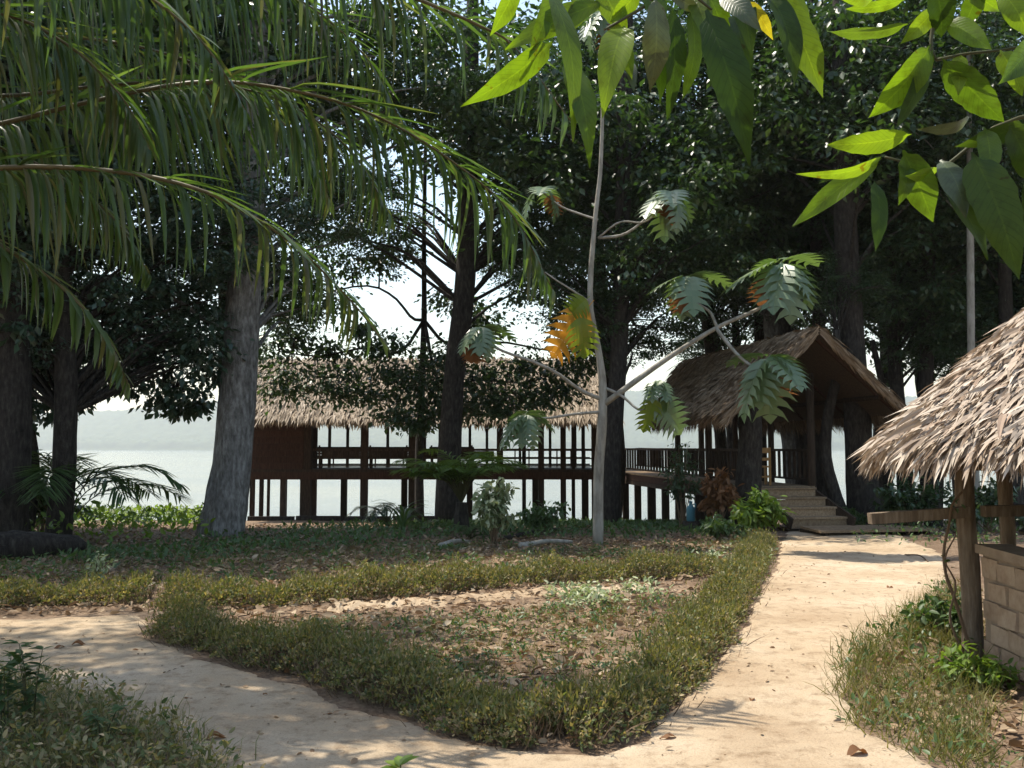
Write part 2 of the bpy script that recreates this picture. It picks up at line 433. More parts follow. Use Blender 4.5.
gx, gy = np.arange(-8, 8.5, .06), np.arange(1.2, 20, .06)
GX, GY = np.meshgrid(gx, gy)
SD = sdist(np.stack([GX.ravel(), GY.ravel()], 1), PATH)
wob = .05 * np.sin(GX * 5.1 + GY * 3.3) * np.sin(GY * 4.7 - GX * 2.1) + .03 * np.sin(GX * 13 + 2 * np.sin(GY * 9)) * np.sin(GY * 11)
SDw = SD + wob.ravel()
dent = np.zeros(GX.size)
FPr = rng.random((900, 4)) * [13, 16, 6.28, 1] + [-6, 3, 0, 0]
for fx, fy, fa, fd in FPr:           # foot marks
    near = (np.abs(GX.ravel() - fx) < .3) & (np.abs(GY.ravel() - fy) < .3)
    dx, dy = GX.ravel()[near] - fx, GY.ravel()[near] - fy
    u_, v_ = dx * math.cos(fa) + dy * math.sin(fa), -dx * math.sin(fa) + dy * math.cos(fa)
    rr = (u_ / .13) ** 2 + (v_ / .06) ** 2
    dent[near] += (.4 + .6 * fd) * (-.007 * np.exp(-rr) + .004 * np.exp(-(rr - 2) ** 2))
Z = zg(GX, GY).ravel() + .016 + np.clip(dent, -.009, .008) - .06 * (1 - sstep(-.05, .10, SDw)) - .012 * sstep(.1, .7, SDw) * 0
nx = len(gx)
i = (np.arange(len(gy) - 1)[:, None] * nx + np.arange(nx - 1)[None]).ravel()
q = np.stack([i, i + 1, i + nx + 1, i + nx], 1)
q = q[(SDw[q] > -.2).any(1)]
used, inv = np.unique(q, return_inverse=True)
V = np.stack([GX.ravel(), GY.ravel(), Z], 1)[used]
path = put('path', npmesh('path', V, inv.reshape(-1, 4), True), sand_mat(), kind='structure')

def on_path(P):
    return sdist(np.asarray(P)[:, :2], PATH)

def water_mat():
    m, N, L, out = newmat('lake_water')
    tc = N('ShaderNodeTexCoord'); mp = N('ShaderNodeMapping'); mp.inputs['Scale'].default_value = (.35, 1.0, 1)
    L(tc.outputs['Object'], mp.inputs[0])
    n1 = N('ShaderNodeTexNoise', Scale=1.1, Detail=6.0, Roughness=.6); L(mp.outputs[0], n1.inputs['Vector'])
    n2 = N('ShaderNodeTexNoise', Scale=.035, Detail=3.0); L(mp.outputs[0], n2.inputs['Vector'])
    mr = N('ShaderNodeMapRange'); mr.inputs['From Min'].default_value = .38; mr.inputs['From Max'].default_value = .62; mr.inputs['To Min'].default_value = .25; mr.inputs['To Max'].default_value = .9
    L(n2.outputs[0], mr.inputs['Value'])
    b = N('ShaderNodeBump', Distance=.12); L(mr.outputs[0], b.inputs['Strength']); L(n1.outputs[0], b.inputs['Height'])
    p = N('ShaderNodeBsdfPrincipled', Roughness=.12, IOR=1.33); p.inputs['Base Color'].default_value = (.10, .105, .095, 1)
    p.inputs['Specular IOR Level'].default_value = .6
    L(b.outputs[0], p.inputs['Normal']); L(p.outputs[0], out.inputs[0])
    return m
lake = put('lake', npmesh('lake', [(-3800, 33.6, -2.2), (3800, 33.6, -2.2), (3800, 3950, -2.2), (-3800, 3950, -2.2)], np.array([[0, 1, 2, 3]])), water_mat(), kind='structure')

FAR = 3000.0
def shore_z(X, Y):
    t = sstep(FAR, FAR + 700, Y)
    r = 165 + 36 * np.sin(X * .0012 + 1.1) + 16 * np.sin(X * .0043 + .4) + 7 * np.sin(X * .013)
    b = np.abs(np.sin(X * .11 + 2 * np.sin(Y * .03))) * np.abs(np.sin(Y * .08 + np.sin(X * .06)))
    return -3.0 + (r * t + 20 * sstep(FAR, FAR + 20, Y) + 12 * b * sstep(FAR - 8, FAR + 40, Y) + 7 * rng.random(X.shape) * sstep(FAR, FAR + 40, Y))
hills = put('hills', grid_mesh('hills', np.arange(-3600, 3601, 11.0), np.concatenate([np.arange(FAR - 12, FAR + 150, 11.0), np.linspace(FAR + 160, FAR + 900, 30)]), shore_z, False),
            noise_mat('far_forest', [(.018, .034, .014), (.04, .062, .024), (.065, .085, .035)], (1, 1, 1), .04, bump=0), kind='structure')

# ---------------------------------------------------------------- thatch
def thatch_rows(E0, e, u, Le, Ls, n, ln, wd, spread=.35, lift=.05, smin=-.06, thick=.06):
    """dry strips lying down a slope: E0 eave corner, e along the eave, u up the slope -> positions, frames, scales"""
    e, u = norm(e), norm(u)
    nrm = norm(np.cross(e, u)); nrm = nrm if nrm[2] > 0 else -nrm
    s = U(smin, 1, n) * Ls; t = U(0, 1, n) * Le
    P = np.asarray(E0) + e * t[:, None] + u * (s[:, None] + ln[0] * .4) + nrm * U(.0, thick, n)[:, None]
    D = -u + e * rng.normal(0, spread, n)[:, None] + nrm * rng.normal(.03, lift, n)[:, None]
    D = norm(D)
    R = frames(D, nrm + .35 * rng.normal(0, 1, (n, 3)))
    S = np.stack([U(*wd, n), U(*ln, n), U(*ln, n)], 1)
    return P, R, S

def fringe(E0, e, u, Le, n, ln, wd, hang=.6, spread=.2):
    e, u = norm(e), norm(u)
    P = np.asarray(E0) + e * U(0, Le, n)[:, None] + u * U(-.02, .22, n)[:, None] + np.array([0, 0, 1]) * U(-.03, .05, n)[:, None]
    D = norm(-u * U(.2, 1 - hang * .5, n)[:, None] + np.array([0, 0, -1]) * U(.2, hang + .3, n)[:, None] + e * rng.normal(0, spread, n)[:, None])
    out = norm(np.array([-u[0], -u[1], .4]))
    R = frames(D, out + .4 * rng.normal(0, 1, (n, 3)))
    return P, R, np.stack([U(*wd, n), U(*ln, n), U(*ln, n)], 1)

def slab(a, b, c, d, th):
    """sheet a-b-c-d with thickness th downwards"""
    a, b, c, d = map(np.asarray, (a, b, c, d))
    n = norm(np.cross(b - a, d - a)); n = n if n[2] > 0 else -n
    top = [a, b, c, d]
    V = top + [p - n * th for p in top]
    return V, [(0, 1, 2, 3), (7, 6, 5, 4), (0, 4, 5, 1), (1, 5, 6, 2), (2, 6, 7, 3), (3, 7, 4, 0)]

Zv = np.array([0, 0, 1.0])

# ---------------------------------------------------------------- stilt pavilion over the bank (left)
PY, PZ, EAVE = 33.6, .90, 3.02
X_of = lambda px, Y: (px - 512) / FPX * Y
pav = thing('stilt_pavilion', 'long thatched timber pavilion raised on stilts above the lake shore', 'pavilion', (X_of(420, PY), PY, zg(X_of(420, PY), PY)))
X0, X1 = X_of(250, PY), X_of(598, PY)
MB().box(((X0 + X1) / 2, 35.5, PZ - .05), (X1 - X0, 4.0, .10)).put('floor', M_wood, pav)
for y in (PY - .06, 35.4, 37.4):
    MB().box(((X0 + X1) / 2, y, PZ - .24), (X1 - X0 + .1, .12, .28)).put('floor_beam', M_wood_red, pav)
for px, w, dy in [(254, .16, 0), (263, .14, .7), (270, .10, 1.4), (307, .38, 0), (315, .2, 1.2), (365, .26, 0), (414, .36, 0), (452, .2, 1.5), (500, .24, 0), (524, .15, 1.0), (541, .22, 0), (563, .2, 0), (573, .13, .4), (583, .13, .8), (594, .2, 0)]:
    Y = PY + .12 + dy; x = X_of(px, Y)
    MB().box((x, Y, (EAVE + zg(x, Y) - .3) / 2), (w, min(w, .24), EAVE - zg(x, Y) + .3)).put('post', M_wood, pav)
for px in (292, 330, 348, 388, 425, 440, 470, 487, 520, 550, 575):
    x = X_of(px, 37.3)
    MB().box((x, 37.3, (EAVE + PZ) / 2), (.11, .11, EAVE - PZ)).put('back_post', M_wood, pav)
for px in (285, 345, 405, 470, 535, 585):
    x = X_of(px, 37.4)
    MB().box((x, 37.4, (PZ - 3.2) / 2), (.24, .24, PZ + 3.0)).put('stilt', M_wood, pav)
for y in (PY, 37.35):
    MB().box(((X0 + X1) / 2, y, EAVE - .10), (X1 - X0, .14, .16)).put('lintel', M_wood, pav)
# boarded wall at the far end
wall = MB().box((X_of(279, PY), PY + .05, 1.9), (X_of(304, PY) - X_of(250, PY), .05, 2.0)).put('wall', M_wood, pav)
bw = X_of(304, PY) - X_of(251, PY)
bme = MB().box((0, 0, 0), (bw, .035, .225)).mesh('board')
for k in range(8):
    put('board', bme, M_wood_red, wall, mat4((X_of(277.5, PY), PY - .005 + .006 * (k % 2), 1.0 + k * .243), np.eye(3)))
# rails and low balustrade facing the garden
rx0 = X_of(312, PY)
for z, h in ((1.62, .09), (1.30, .05), (1.02, .06)):
    MB().box(((rx0 + X1) / 2, PY + .02, z), (X1 - rx0, .06, h)).put('rail', M_wood, pav)
    MB().box(((X0 + X1) / 2, 37.25, z), (X1 - X0, .06, h)).put('rail', M_wood, pav)
for pa, pb in ((322, 360), (369, 408), (420, 446), (458, 494)):      # boarded backs between the posts
    MB().box(((X_of(pa, PY) + X_of(pb, PY)) / 2, PY + .06, 1.44), (X_of(pb, PY) - X_of(pa, PY), .03, .26)).put('rail_board', M_wood, pav)
bal = MB().box((0, 0, 0), (.05, .05, .62)).mesh('baluster')
for x in np.arange(rx0 + .3, X1, .52):
    put('baluster', bal, M_wood, pav, mat4((x, PY + .02, 1.29), np.eye(3)))
# roof
ra, rb = X0 - .5, X1 + .7
fe, be, rg = np.array([0, 32.6, EAVE - .20]), np.array([0, 39.5, EAVE - .2]), np.array([0, 36.0, 5.22])
ax = lambda p, x: p + np.array([x, 0, 0])
roof = MB()
roof.add(*slab(ax(fe, ra), ax(fe, rb), ax(rg, rb), ax(rg, ra), .10))
roof.add(*slab(ax(be, rb), ax(be, ra), ax(rg, ra), ax(rg, rb), .10))
roof = roof.put('roof', M_under, pav)
Ls = np.linalg.norm(rg - fe)
A = inst(*STRIP, *thatch_rows(ax(fe, ra), (1, 0, 0), rg - fe, rb - ra, Ls, 12000, (.35, .7), (.03, .07), .18, .06))
B = inst(*STRIP, *fringe(ax(fe, ra), (1, 0, 0), rg - fe, rb - ra, 2600, (.25, .55), (.025, .06)))
C = inst(*STRIP, *thatch_rows(ax(be, ra), (1, 0, 0), rg - be, rb - ra, np.linalg.norm(rg - be), 2500, (.5, .8), (.06, .1), .18, .05))
put('thatch', npmesh('thatch', *cat([A, B, C])), M_thatch, roof, kind='stuff')

def bench(label, x, y, z, w, group):
    b = thing('bench', label, 'bench', (x, y, z), group)
    MB().box((x, y + .2, z + .43), (w, .42, .05)).put('seat', M_wood, b)
    for s in (-1, 1):
        for dy in (.02, .38):
            MB().box((x + s * (w / 2 - .08), y + dy, z + (.41 if dy > .1 else .46) / 2), (.07, .06, .41 if dy > .1 else .46)).put('leg', M_wood, b)
        MB().box((x + s * (w / 2 - .08), y - .04, z + .66), (.06, .05, .46)).put('back_post', M_wood, b)
    for k in range(4):
        MB().box((x, y - .075, z + .47 + k * .105), (w, .025, .095)).put('slat', M_wood, b)
bench('dark slatted bench beside the boarded wall of the stilt pavilion', X_of(341, 34.4), 34.4, PZ, 1.75, 'benches in the stilt pavilion')
bench('dark slatted bench in the second bay of the stilt pavilion', X_of(389, 34.4), 34.4, PZ, 1.55, 'benches in the stilt pavilion')
bench('dark slatted bench behind the palm clump in the stilt pavilion', X_of(452, 34.4), 34.4, PZ, 1.7, 'benches in the stilt pavilion')

sill = thing('retaining_edge', 'low dark timber edging along the bank under the stilt pavilion', 'edging', (X_of(330, 32.4), 32.4, zg(X_of(330, 32.4), 32.4)))
for k in range(4):
    xa, xb = X_of(250 + 48 * k, 32.4), X_of(296 + 48 * k, 32.4); xm = (xa + xb) / 2
    MB().box((xm, 32.4, float(zg(xm, 32.4)) + .05), (xb - xa, .14, .22)).put('timber', M_bark, sill)

# ---------------------------------------------------------------- boardwalk
bwk = thing('boardwalk', 'raised timber boardwalk with railings leading from the stairs to the stilt pavilion', 'boardwalk', (5.0, 27.0, zg(5, 27)))
BA, BB = np.array([5.50, 21.0]), np.array([3.15, 33.9])
ba = norm(BB - BA); bp = np.array([ba[1], -ba[0]]); BL = np.linalg.norm(BB - BA); BW = 1.6
def bpt(s, w, z=0.0):
    q = BA + ba * s + bp * w
    return np.array([q[0], q[1], z])
dz = lambda s: .78 + .12 * s / BL
deck = MB()
nb = 66
for k in range(nb):
    s = (k + .5) * BL / nb
    deck.beam(bpt(s, -.06, dz(s) - .02), bpt(s, BW + .06, dz(s) - .02), BL / nb - .015, .04)
deck.put('deck', M_wood_tan, bwk)
for w in (.0, BW):
    MB().beam(bpt(0, w, dz(0) - .14), bpt(BL, w, dz(BL) - .14), .07, .2).put('fascia', M_wood_red, bwk)
    MB().beam(bpt(0, w, dz(0) - .31), bpt(BL, w, dz(BL) - .31), .10, .12).put('joist', M_wood, bwk)
    for s in (np.arange(.5, BL, 1.28) if w == 0 else np.arange(1.1, BL, 2.56)):
        q = bpt(s, w); g = float(zg(q[0], q[1])) - .3
        MB().box((q[0], q[1], (dz(s) - .36 + g) / 2), (.2, .2, dz(s) - .36 - g)).put('stilt', M_wood, bwk)
    MB().beam(bpt(.15, w, dz(0) + .84), bpt(BL, w, dz(BL) + .76), .09, .06).put('handrail', M_wood, bwk)
    MB().beam(bpt(.15, w, dz(0) + .14), bpt(BL, w, dz(BL) + .14), .05, .05).put('lower_rail', M_wood, bwk)
bme = MB().box((0, 0, 0), (.06, .045, .66)).mesh('baluster')
Rb = frames(np.array([[ba[0], ba[1], 0]]))[0]
for w in (.0, BW):
    for s in np.arange(.35, BL - .1, .26):
        put('baluster', bme, M_wood, bwk, mat4(bpt(s, w, dz(s) + .47), Rb))

# ---------------------------------------------------------------- entrance pavilion over the head of the boardwalk (right)
ent = thing('entrance_pavilion', 'thatched gable roof on posts over the stair end of the boardwalk', 'pavilion', (*bpt(1.0, .8)[:2], float(zg(6.2, 22))))
RS, RE, RZ, EZ, HW = -1.15, 7.3, 4.34, 2.50, 2.12
RC = .80 + .42
rf = lambda s, w, z: bpt(s, RC + w, z)
rm = MB()
RE_ = 3.9
rm.add(*slab(rf(RS, -HW, EZ), rf(RE_, -HW, EZ), rf(RE, 0, RZ), rf(RS, 0, RZ), .09))
rm.add(*slab(rf(RE, HW, EZ), rf(RS, HW, EZ), rf(RS, 0, RZ), rf(RE, 0, RZ), .09))
roof = rm.put('roof', M_under, ent)
u3 = np.array([ba[0], ba[1], 0])
parts = []
for sg in (-1, 1):
    E0 = rf(RS, sg * HW, EZ + .01); up = rf(RS, 0, RZ) - rf(RS, sg * HW, EZ); L_ = np.linalg.norm(up)
    for job in (thatch_rows(E0, u3, up, RE - RS, L_, 9500, (.3, .7), (.016, .04), .2, .07), fringe(E0, u3, up, RE - RS, 2600, (.25, .6), (.014, .034), .55)):
        if sg < 0:
            d_ = job[0] - E0; ok = d_ @ u3 < (RE_ - RS) + (RE - RE_) * np.clip(d_ @ up / (L_ * L_), 0, 1)
            job = [q_[ok] for q_ in job]
        parts.append(inst(*STRIP, *job))
    # shaggy edge of the gable end
    n = 700
    P = rf(RS, sg * HW, EZ) + up * U(0, 1, n)[:, None] + np.array([0, 0, 1]) * U(-.1, .06, n)[:, None]
    D = norm(-norm(up) + -u3 * U(-.1, .25, n)[:, None] + Zv * rng.normal(-.15, .1, n)[:, None])
    parts.append(inst(*STRIP, P, frames(D, -u3 + .4 * rng.normal(0, 1, (n, 3))), np.stack([U(.02, .045, n), U(.3, .6, n), U(.3, .6, n)], 1)))
put('thatch', npmesh('thatch', *cat(parts)), M_thatch_brown, roof, kind='stuff')
MB().tube([rf(RS + .1, 0, RZ - .17), rf(RE - .1, 0, RZ - .17)], .07, 8).put('ridge_pole', M_wood, ent)
for sg in (-1, 1):
    for s in (RS + .25, 1.2, 3.4):
        MB().tube([rf(s, sg * (HW - .1), EZ - .02), rf(s, 0, RZ - .14)], .05, 6).put('rafter', M_wood_red, ent)
    MB().tube([rf(RS + .15, sg * 1.55, EZ + .33), rf(RE_ if sg < 0 else RE, sg * 1.55, EZ + .33)], .06, 6).put('eave_pole', M_wood, ent)
q = bpt(-.15, -.05); g = float(zg(q[0], q[1]))
MB().tube([(q[0] - .1, q[1], g - .2), (q[0] - .04, q[1], g + 1.0), (q[0] + .04, q[1], g + 2.1), (q[0], q[1], 2.85)], [.34, .30, .27, .29], 12, .03).put('corner_post', M_bark, ent, True)
for s, w, r in [(2.2, -.06, .09), (4.4, -.06, .08), (.15, 1.66, .10), (2.2, 1.66, .08), (4.4, 1.66, .08), (6.9, 1.66, .09)]:
    q = bpt(s, w); g = float(zg(q[0], q[1])) - .2
    top = EZ + .30 if w < 1 else EZ + .95
    MB().tube([(q[0], q[1], g), (q[0], q[1], top)], r, 8).put('post', M_wood, ent, True)

# ---------------------------------------------------------------- stairs and landing
stz = float(zg(6.5, 19.6))
stair = thing('staircase', 'wide wooden steps climbing from the sandy path to the boardwalk', 'stairs', (*bpt(-.7, .95)[:2], stz))
land_z = stz + .13
NS = 4
for k in range(NS):
    s = -1.32 + k * .33; z = land_z + (k + 1) * (dz(0) - land_z) / (NS + .0) - .02
    sh = .18 - .06 * k; wid = 1.42
    c = bpt(s + .17, .80 + sh, z)
    MB().box((c[0], c[1], z - .02), (wid, .36, .045), Rb).put('tread', M_wood_tan, stair)
    c = bpt(s + .03, .80 + sh, z)
    hh = (dz(0) - land_z) / NS
    MB().box((c[0], c[1], z - .045 - hh / 2), (wid - .04, .03, hh - .01), Rb).put('riser', M_wood_tan, stair)
for sg in (-1, 1):
    MB().beam(bpt(-1.5, .8 + .2 + sg * .74, land_z + .06), bpt(-.02, .8 - .02 + sg * .74, dz(0) - .12), .06, .24).put('stringer', M_wood, stair)
lan = thing('landing_platform', 'low wooden plank landing at the foot of the stairs', 'platform', (*bpt(-2.0, 1.3)[:2], stz))
for k in range(6):
    c = bpt(-2.42 + k * .19, 1.72 - .02 * k)
    MB().box((c[0], c[1], land_z - .025 + .004 * (k % 2)), (2.7 - .1 * k, .18, .045), Rb).put('plank', M_wood_tan, lan)
for w in (.55, 1.7, 2.85):
    c0, c1 = bpt(-2.46, w, land_z - .11), bpt(-1.4, w, land_z - .11)
    MB().beam(c0, c1, .09, .12).put('bearer', M_wood, lan)

ch = thing('chair', 'light varnished wooden chair on the deck at the stair head', 'chair', (*bpt(.75, .62)[:2], dz(.7)))
c = bpt(.75, .62, dz(.7)); cx, cyy, cz = c
for sx in (-1, 1):
    MB().box((cx + sx * .2, cyy - .2, cz + .45), (.05, .05, .9)).put('back_leg', M_chair, ch)
    MB().box((cx + sx * .2, cyy + .2, cz + .21), (.05, .05, .42)).put('leg', M_chair, ch)
MB().box((cx, cyy, cz + .44), (.46, .46, .04)).put('seat', M_chair, ch)
for z, h in ((.83, .13), (.62, .07)):
    MB().box((cx, cyy - .205, cz + z), (.35, .03, h)).put('back_slat', M_chair, ch)
MB().box((cx, cyy - .2, cz + .2), (.35, .03, .04)).put('stretcher', M_chair, ch)

# blue water can on a stump under the boardwalk
q = gpt(691, 530)
stp = put('stump', MB().tube([(q[0], q[1], q[2] - .05), (q[0], q[1], q[2] + .1), (q[0], q[1], q[2] + .2)], [.26, .2, .19], 12, .05).mesh('stump', True), M_bark)
meta(stp, 'short cut tree stump under the boardwalk carrying the blue can', 'stump')
jz = q[2] + .2
jug = thing('water_can', 'small blue plastic can standing on a stump under the boardwalk', 'can', (q[0], q[1], jz))
prof = [(.09, 0), (.10, .03), (.10, .26), (.095, .30), (.05, .35), (.035, .37), (.035, .41)]
MB().tube([(q[0], q[1], jz + z) for r, z in prof], [r for r, z in prof], 14).put('body', M_jug, jug, True)
MB().tube([(q[0], q[1], jz + .405), (q[0], q[1], jz + .45)], .042, 12).put('cap', M_jug, jug)
MB().tube(curve([(q[0] + .035, q[1], jz + .36), (q[0] + .11, q[1], jz + .39), (q[0] + .10, q[1], jz + .27)], 8), .014, 6).put('handle', M_jug, jug, True)

# ---------------------------------------------------------------- brick hut with pale thatch (right foreground)
HX0, HY0, HX1, HY1 = 3.70, 4.45, 6.3, 7.35
hut = thing('thatched_hut', 'small open brick hut with shaggy pale thatch beside the sandy path', 'hut', (5.0, 5.9, 0))
W0, W1 = np.array([3.70, 7.18]), np.array([3.46, 5.1])
wd = norm(W1 - W0); wn_ = np.array([-abs(wd[1]), wd[0] * np.sign(wd[1])]); wn_ = np.array([wd[1], -wd[0]])
if wn_[0] > 0: wn_ = -wn_
WL = np.linalg.norm(W1 - W0)
wpt = lambda s, o, z: np.array([*(W0 + wd * s + wn_ * o), z])
Rw = np.stack([np.array([*wd, 0]), np.array([*wn_, 0]), Zv], -1)
if np.linalg.det(Rw) < 0: Rw[:, 1] *= -1
cw = wpt(WL / 2, -.10, .40)
wall = MB().box(cw, (WL, .17, .86), Rw).put('wall', M_mortar, hut)
bms = []
for k in range(5):
    V, F = [], []
    m = MB().box((0, 0, 0), (.292, .12, .142))
    v = np.array(m.v); v += rng.normal(0, .006, v.shape)
    me = npmesh('brick', v, m.f)
    bms.append(me)
for r in range(5):
    off = .155 * (r % 2)
    for k in range(-1, 10):
        s = k * .31 + off + .16
        if s < .10 or s > WL - .12: continue
        put('brick', bms[(k * 3 + r * 2) % 5], M_brick, wall, mat4(wpt(s, -.052 + U(-.012, .008), .085 + r * .16), Rw))
MB().box(wpt(WL / 2, -.10, .865), (WL + .08, .26, .07), Rw).put('coping', M_mortar, hut)
# end and back walls
MB().box((5.05, 7.08, .40), (2.2, .17, .80)).put('end_wall', M_mortar, hut)
MB().box((6.25, 6.1, .40), (.17, 1.9, .80)).put('back_wall', M_mortar, hut)
for (x, y, r, t) in [(3.66, 7.30, .075, 2.0), (3.70, 5.62, .075, 1.95), (6.3, 7.3, .08, 1.9), (6.2, 5.5, .08, 1.9), (4.42, 8.1, .065, 2.05), (5.0, 5.0, .08, 1.9)]:
    pts = curve([(x, y, -.1), (x + .015, y, .5), (x - .01, y, 1.2), (x + .01, y, t)], 10)
    MB().tube(pts, [r * 1.12, r * 1.05] + [r] * 8, 9, .05).put('post', M_post, hut, True)
MB().beam((2.83, 7.18, 1.10), (3.60, 7.16, 1.155), .09, .085).put('beam', M_post, hut)
MB().beam((3.72, 7.16, 1.16), (6.4, 7.12, 1.22), .09, .085).put('beam', M_post, hut)
# dark sloping hood and cloth inside
MB().add(*slab((3.90, 7.0, 1.02), (3.74, 5.2, 1.02), (4.6, 5.2, 1.42), (4.75, 7.0, 1.42), .03)).put('hood', M_iron, hut)
MB().box((4.95, 6.2, .93), (1.5, 1.5, .05)).put('counter', M_iron, hut)
# conical roof of dry palm strips
CX, CY, CR, CZ, CA = 4.98, 6.6, 2.16, 1.60, 3.56
ang = np.arange(40) / 40 * 2 * math.pi
ring = lambda r, z, wob=0: [(CX + r * (1 + wob * math.sin(5 * t) + wob * math.sin(11 * t)) * math.cos(t), CY + r * (1 + wob * math.sin(5 * t) + wob * math.sin(11 * t)) * math.sin(t), z) for t in ang]
cv = ring(CR, CZ, .008) + ring(.06, CA) + ring(.06, CA - .1) + ring(CR - .03, CZ - .09, .008)
cf = [(k * 40 + j, k * 40 + (j + 1) % 40, (k + 1) * 40 + (j + 1) % 40, (k + 1) * 40 + j) for k in range(3) for j in range(40)] + [(120 + j, 120 + (j + 1) % 40, (j + 1) % 40, j) for j in range(40)] + [tuple(range(40, 80)), tuple(range(80, 120))]
roof = MB().add(cv, cf).put('roof', M_under, hut)
def cone_strips(n, ln, wd_, spread, lift, a0=0.0, a1=2 * math.pi, thick=.06, lo=0.0, hi=.97, droop=0.0, off=0.0):
    t = U(a0, a1, n); k = 1 - np.sqrt(U((1 - hi) ** 2, (1 - lo) ** 2, n))           # k: 0 eave .. 1 apex, even over the cone's surface
    er = np.stack([np.cos(t), np.sin(t), 0 * t], 1); et = np.stack([-np.sin(t), np.cos(t), 0 * t], 1)
    dn = norm(er * CR - Zv * (CA - CZ)); nm = norm(er * (CA - CZ) + Zv * CR)
    P = np.array([CX, CY, CZ]) + er * (CR * (1 - k))[:, None] + Zv * ((CA - CZ) * k)[:, None] + nm * (U(0, thick, n) + off)[:, None] - dn * (np.mean(ln) * .55)
    D = norm(dn + et * rng.normal(0, spread, n)[:, None] + nm * rng.normal(.02, lift, n)[:, None] - Zv * (U(0, 1, n) * droop)[:, None])
    return P, frames(D, nm + .5 * rng.normal(0, 1, (n, 3))), np.stack([U(*wd_, n), U(*ln, n), U(*ln, n)], 1)
VA, VB = math.radians(118), math.radians(262)            # the side seen from the path
parts = [inst(*STRIP, *cone_strips(13000, (.14, .36), (.010, .028), .30, .16, VA, VB, .07)),
         inst(*STRIP, *cone_strips(5000, (.25, .45), (.02, .045), .28, .12, VB, VA + 2 * math.pi)),
         inst(*STRIP, *cone_strips(2600, (.12, .30), (.010, .030), .30, .14, VA, VB, .05, -.03, .05, 1.1)),
         inst(*STRIP, *cone_strips(1500, (.2, .34), (.02, .04), .25, .1, VB, VA + 2 * math.pi, .05, -.02, .05, 1.0))]
put('thatch', npmesh('thatch', *cat(parts)), M_thatch_pale, roof, kind='stuff')
sms = []
for k in range(8):       # curled strips that lie loose on top
    t = np.linspace(0, 1, 6); w = .5 * np.array([.6, 1, .95, .8, .5, .1]); bend = U(-.25, .25); tw = U(-.6, .6)
    v = []
    for tt, ww in zip(t, w):
        an = tw * tt; z0 = bend * tt * tt * .5 - .2 * tt ** 3 * U(0, 1); sx0 = 1.2 * math.sin(tt * 2.2 + k) * .5
        for sx in (-1, 0, 1):
            v.append((sx * ww * math.cos(an) + sx0, tt, z0 + (.0 if sx else -.015) + sx * ww * math.sin(an) * .06))
    sms.append(npmesh('thatch_strip', v, [(q_ * 3 + j, q_ * 3 + j + 1, q_ * 3 + j + 4, q_ * 3 + j + 3) for q_ in range(5) for j in range(2)]))
A_ = cone_strips(205, (.20, .38), (.028, .052), .34, .2, math.radians(165), math.radians(240), .05, .02, .75, .1, .05)
B_ = cone_strips(95, (.18, .32), (.030, .055), .3, .16, math.radians(130), math.radians(240), .05, -.03, .05, 1.2, .03)
for k, (p, r, q_) in enumerate(zip(np.vstack([A_[0], B_[0]]), np.concatenate([A_[1], B_[1]]), np.vstack([A_[2], B_[2]]))):
    put('thatch_strip', sms[k % 8], M_thatch_pale, roof, mat4(p, r, q_))

# ---------------------------------------------------------------- trees
def blob_leaves(centers, radii, per, size, flat=.55, droop=.45, tmpl=LEAF2):
    """leaves gathered in uneven tufts"""
    C = np.repeat(centers, per, 0); r = np.repeat(radii, per)
    n = len(C)
    O = rng.normal(0, .5, (n, 3)) * r[:, None] * np.array([1, 1, flat])
    D = norm(O * [1, 1, .3] + rng.normal(0, .35, (n, 3)) + np.array([0, 0, -droop]))
    R = frames(D, np.array([0, 0, 1.0]) + .45 * rng.normal(0, 1, (n, 3)))
    return inst(*tmpl, C + O, R, U(size * .6, size * 1.25, n))

def crown_centers(rx, rz, n, hollow=2.4, cut=-.8):
    v = norm(rng.normal(0, 1, (n * 2, 3))) * (U(0, 1, n * 2) ** (1 / hollow))[:, None]
    v = v[v[:, 2] > cut][:n]
    # push the outline in and out so that it is not a ball
    a = np.arctan2(v[:, 1], v[:, 0])
    k = 1 + .22 * np.sin(3 * a + U(0, 6)) * np.cos(2.5 * v[:, 2] + U(0, 6)) + .15 * np.sin(7 * a + U(0, 6))
    return v * np.array([rx, rx, rz]) * k[:, None]

CROWN = []
for k in range(7):
    c = crown_centers(4.6, 4.4, 150)
    V, F = blob_leaves(c, U(.5, 1.15, len(c)), 72, .27)
    CROWN.append((npmesh('crown', V, F), c))
CMESH = {}
def crown_mesh(k, mat):
    key = (k, mat.name)
    if key not in CMESH:
        me = CROWN[k][0].copy(); me.materials.append(mat); CMESH[key] = me
    return CMESH[key]

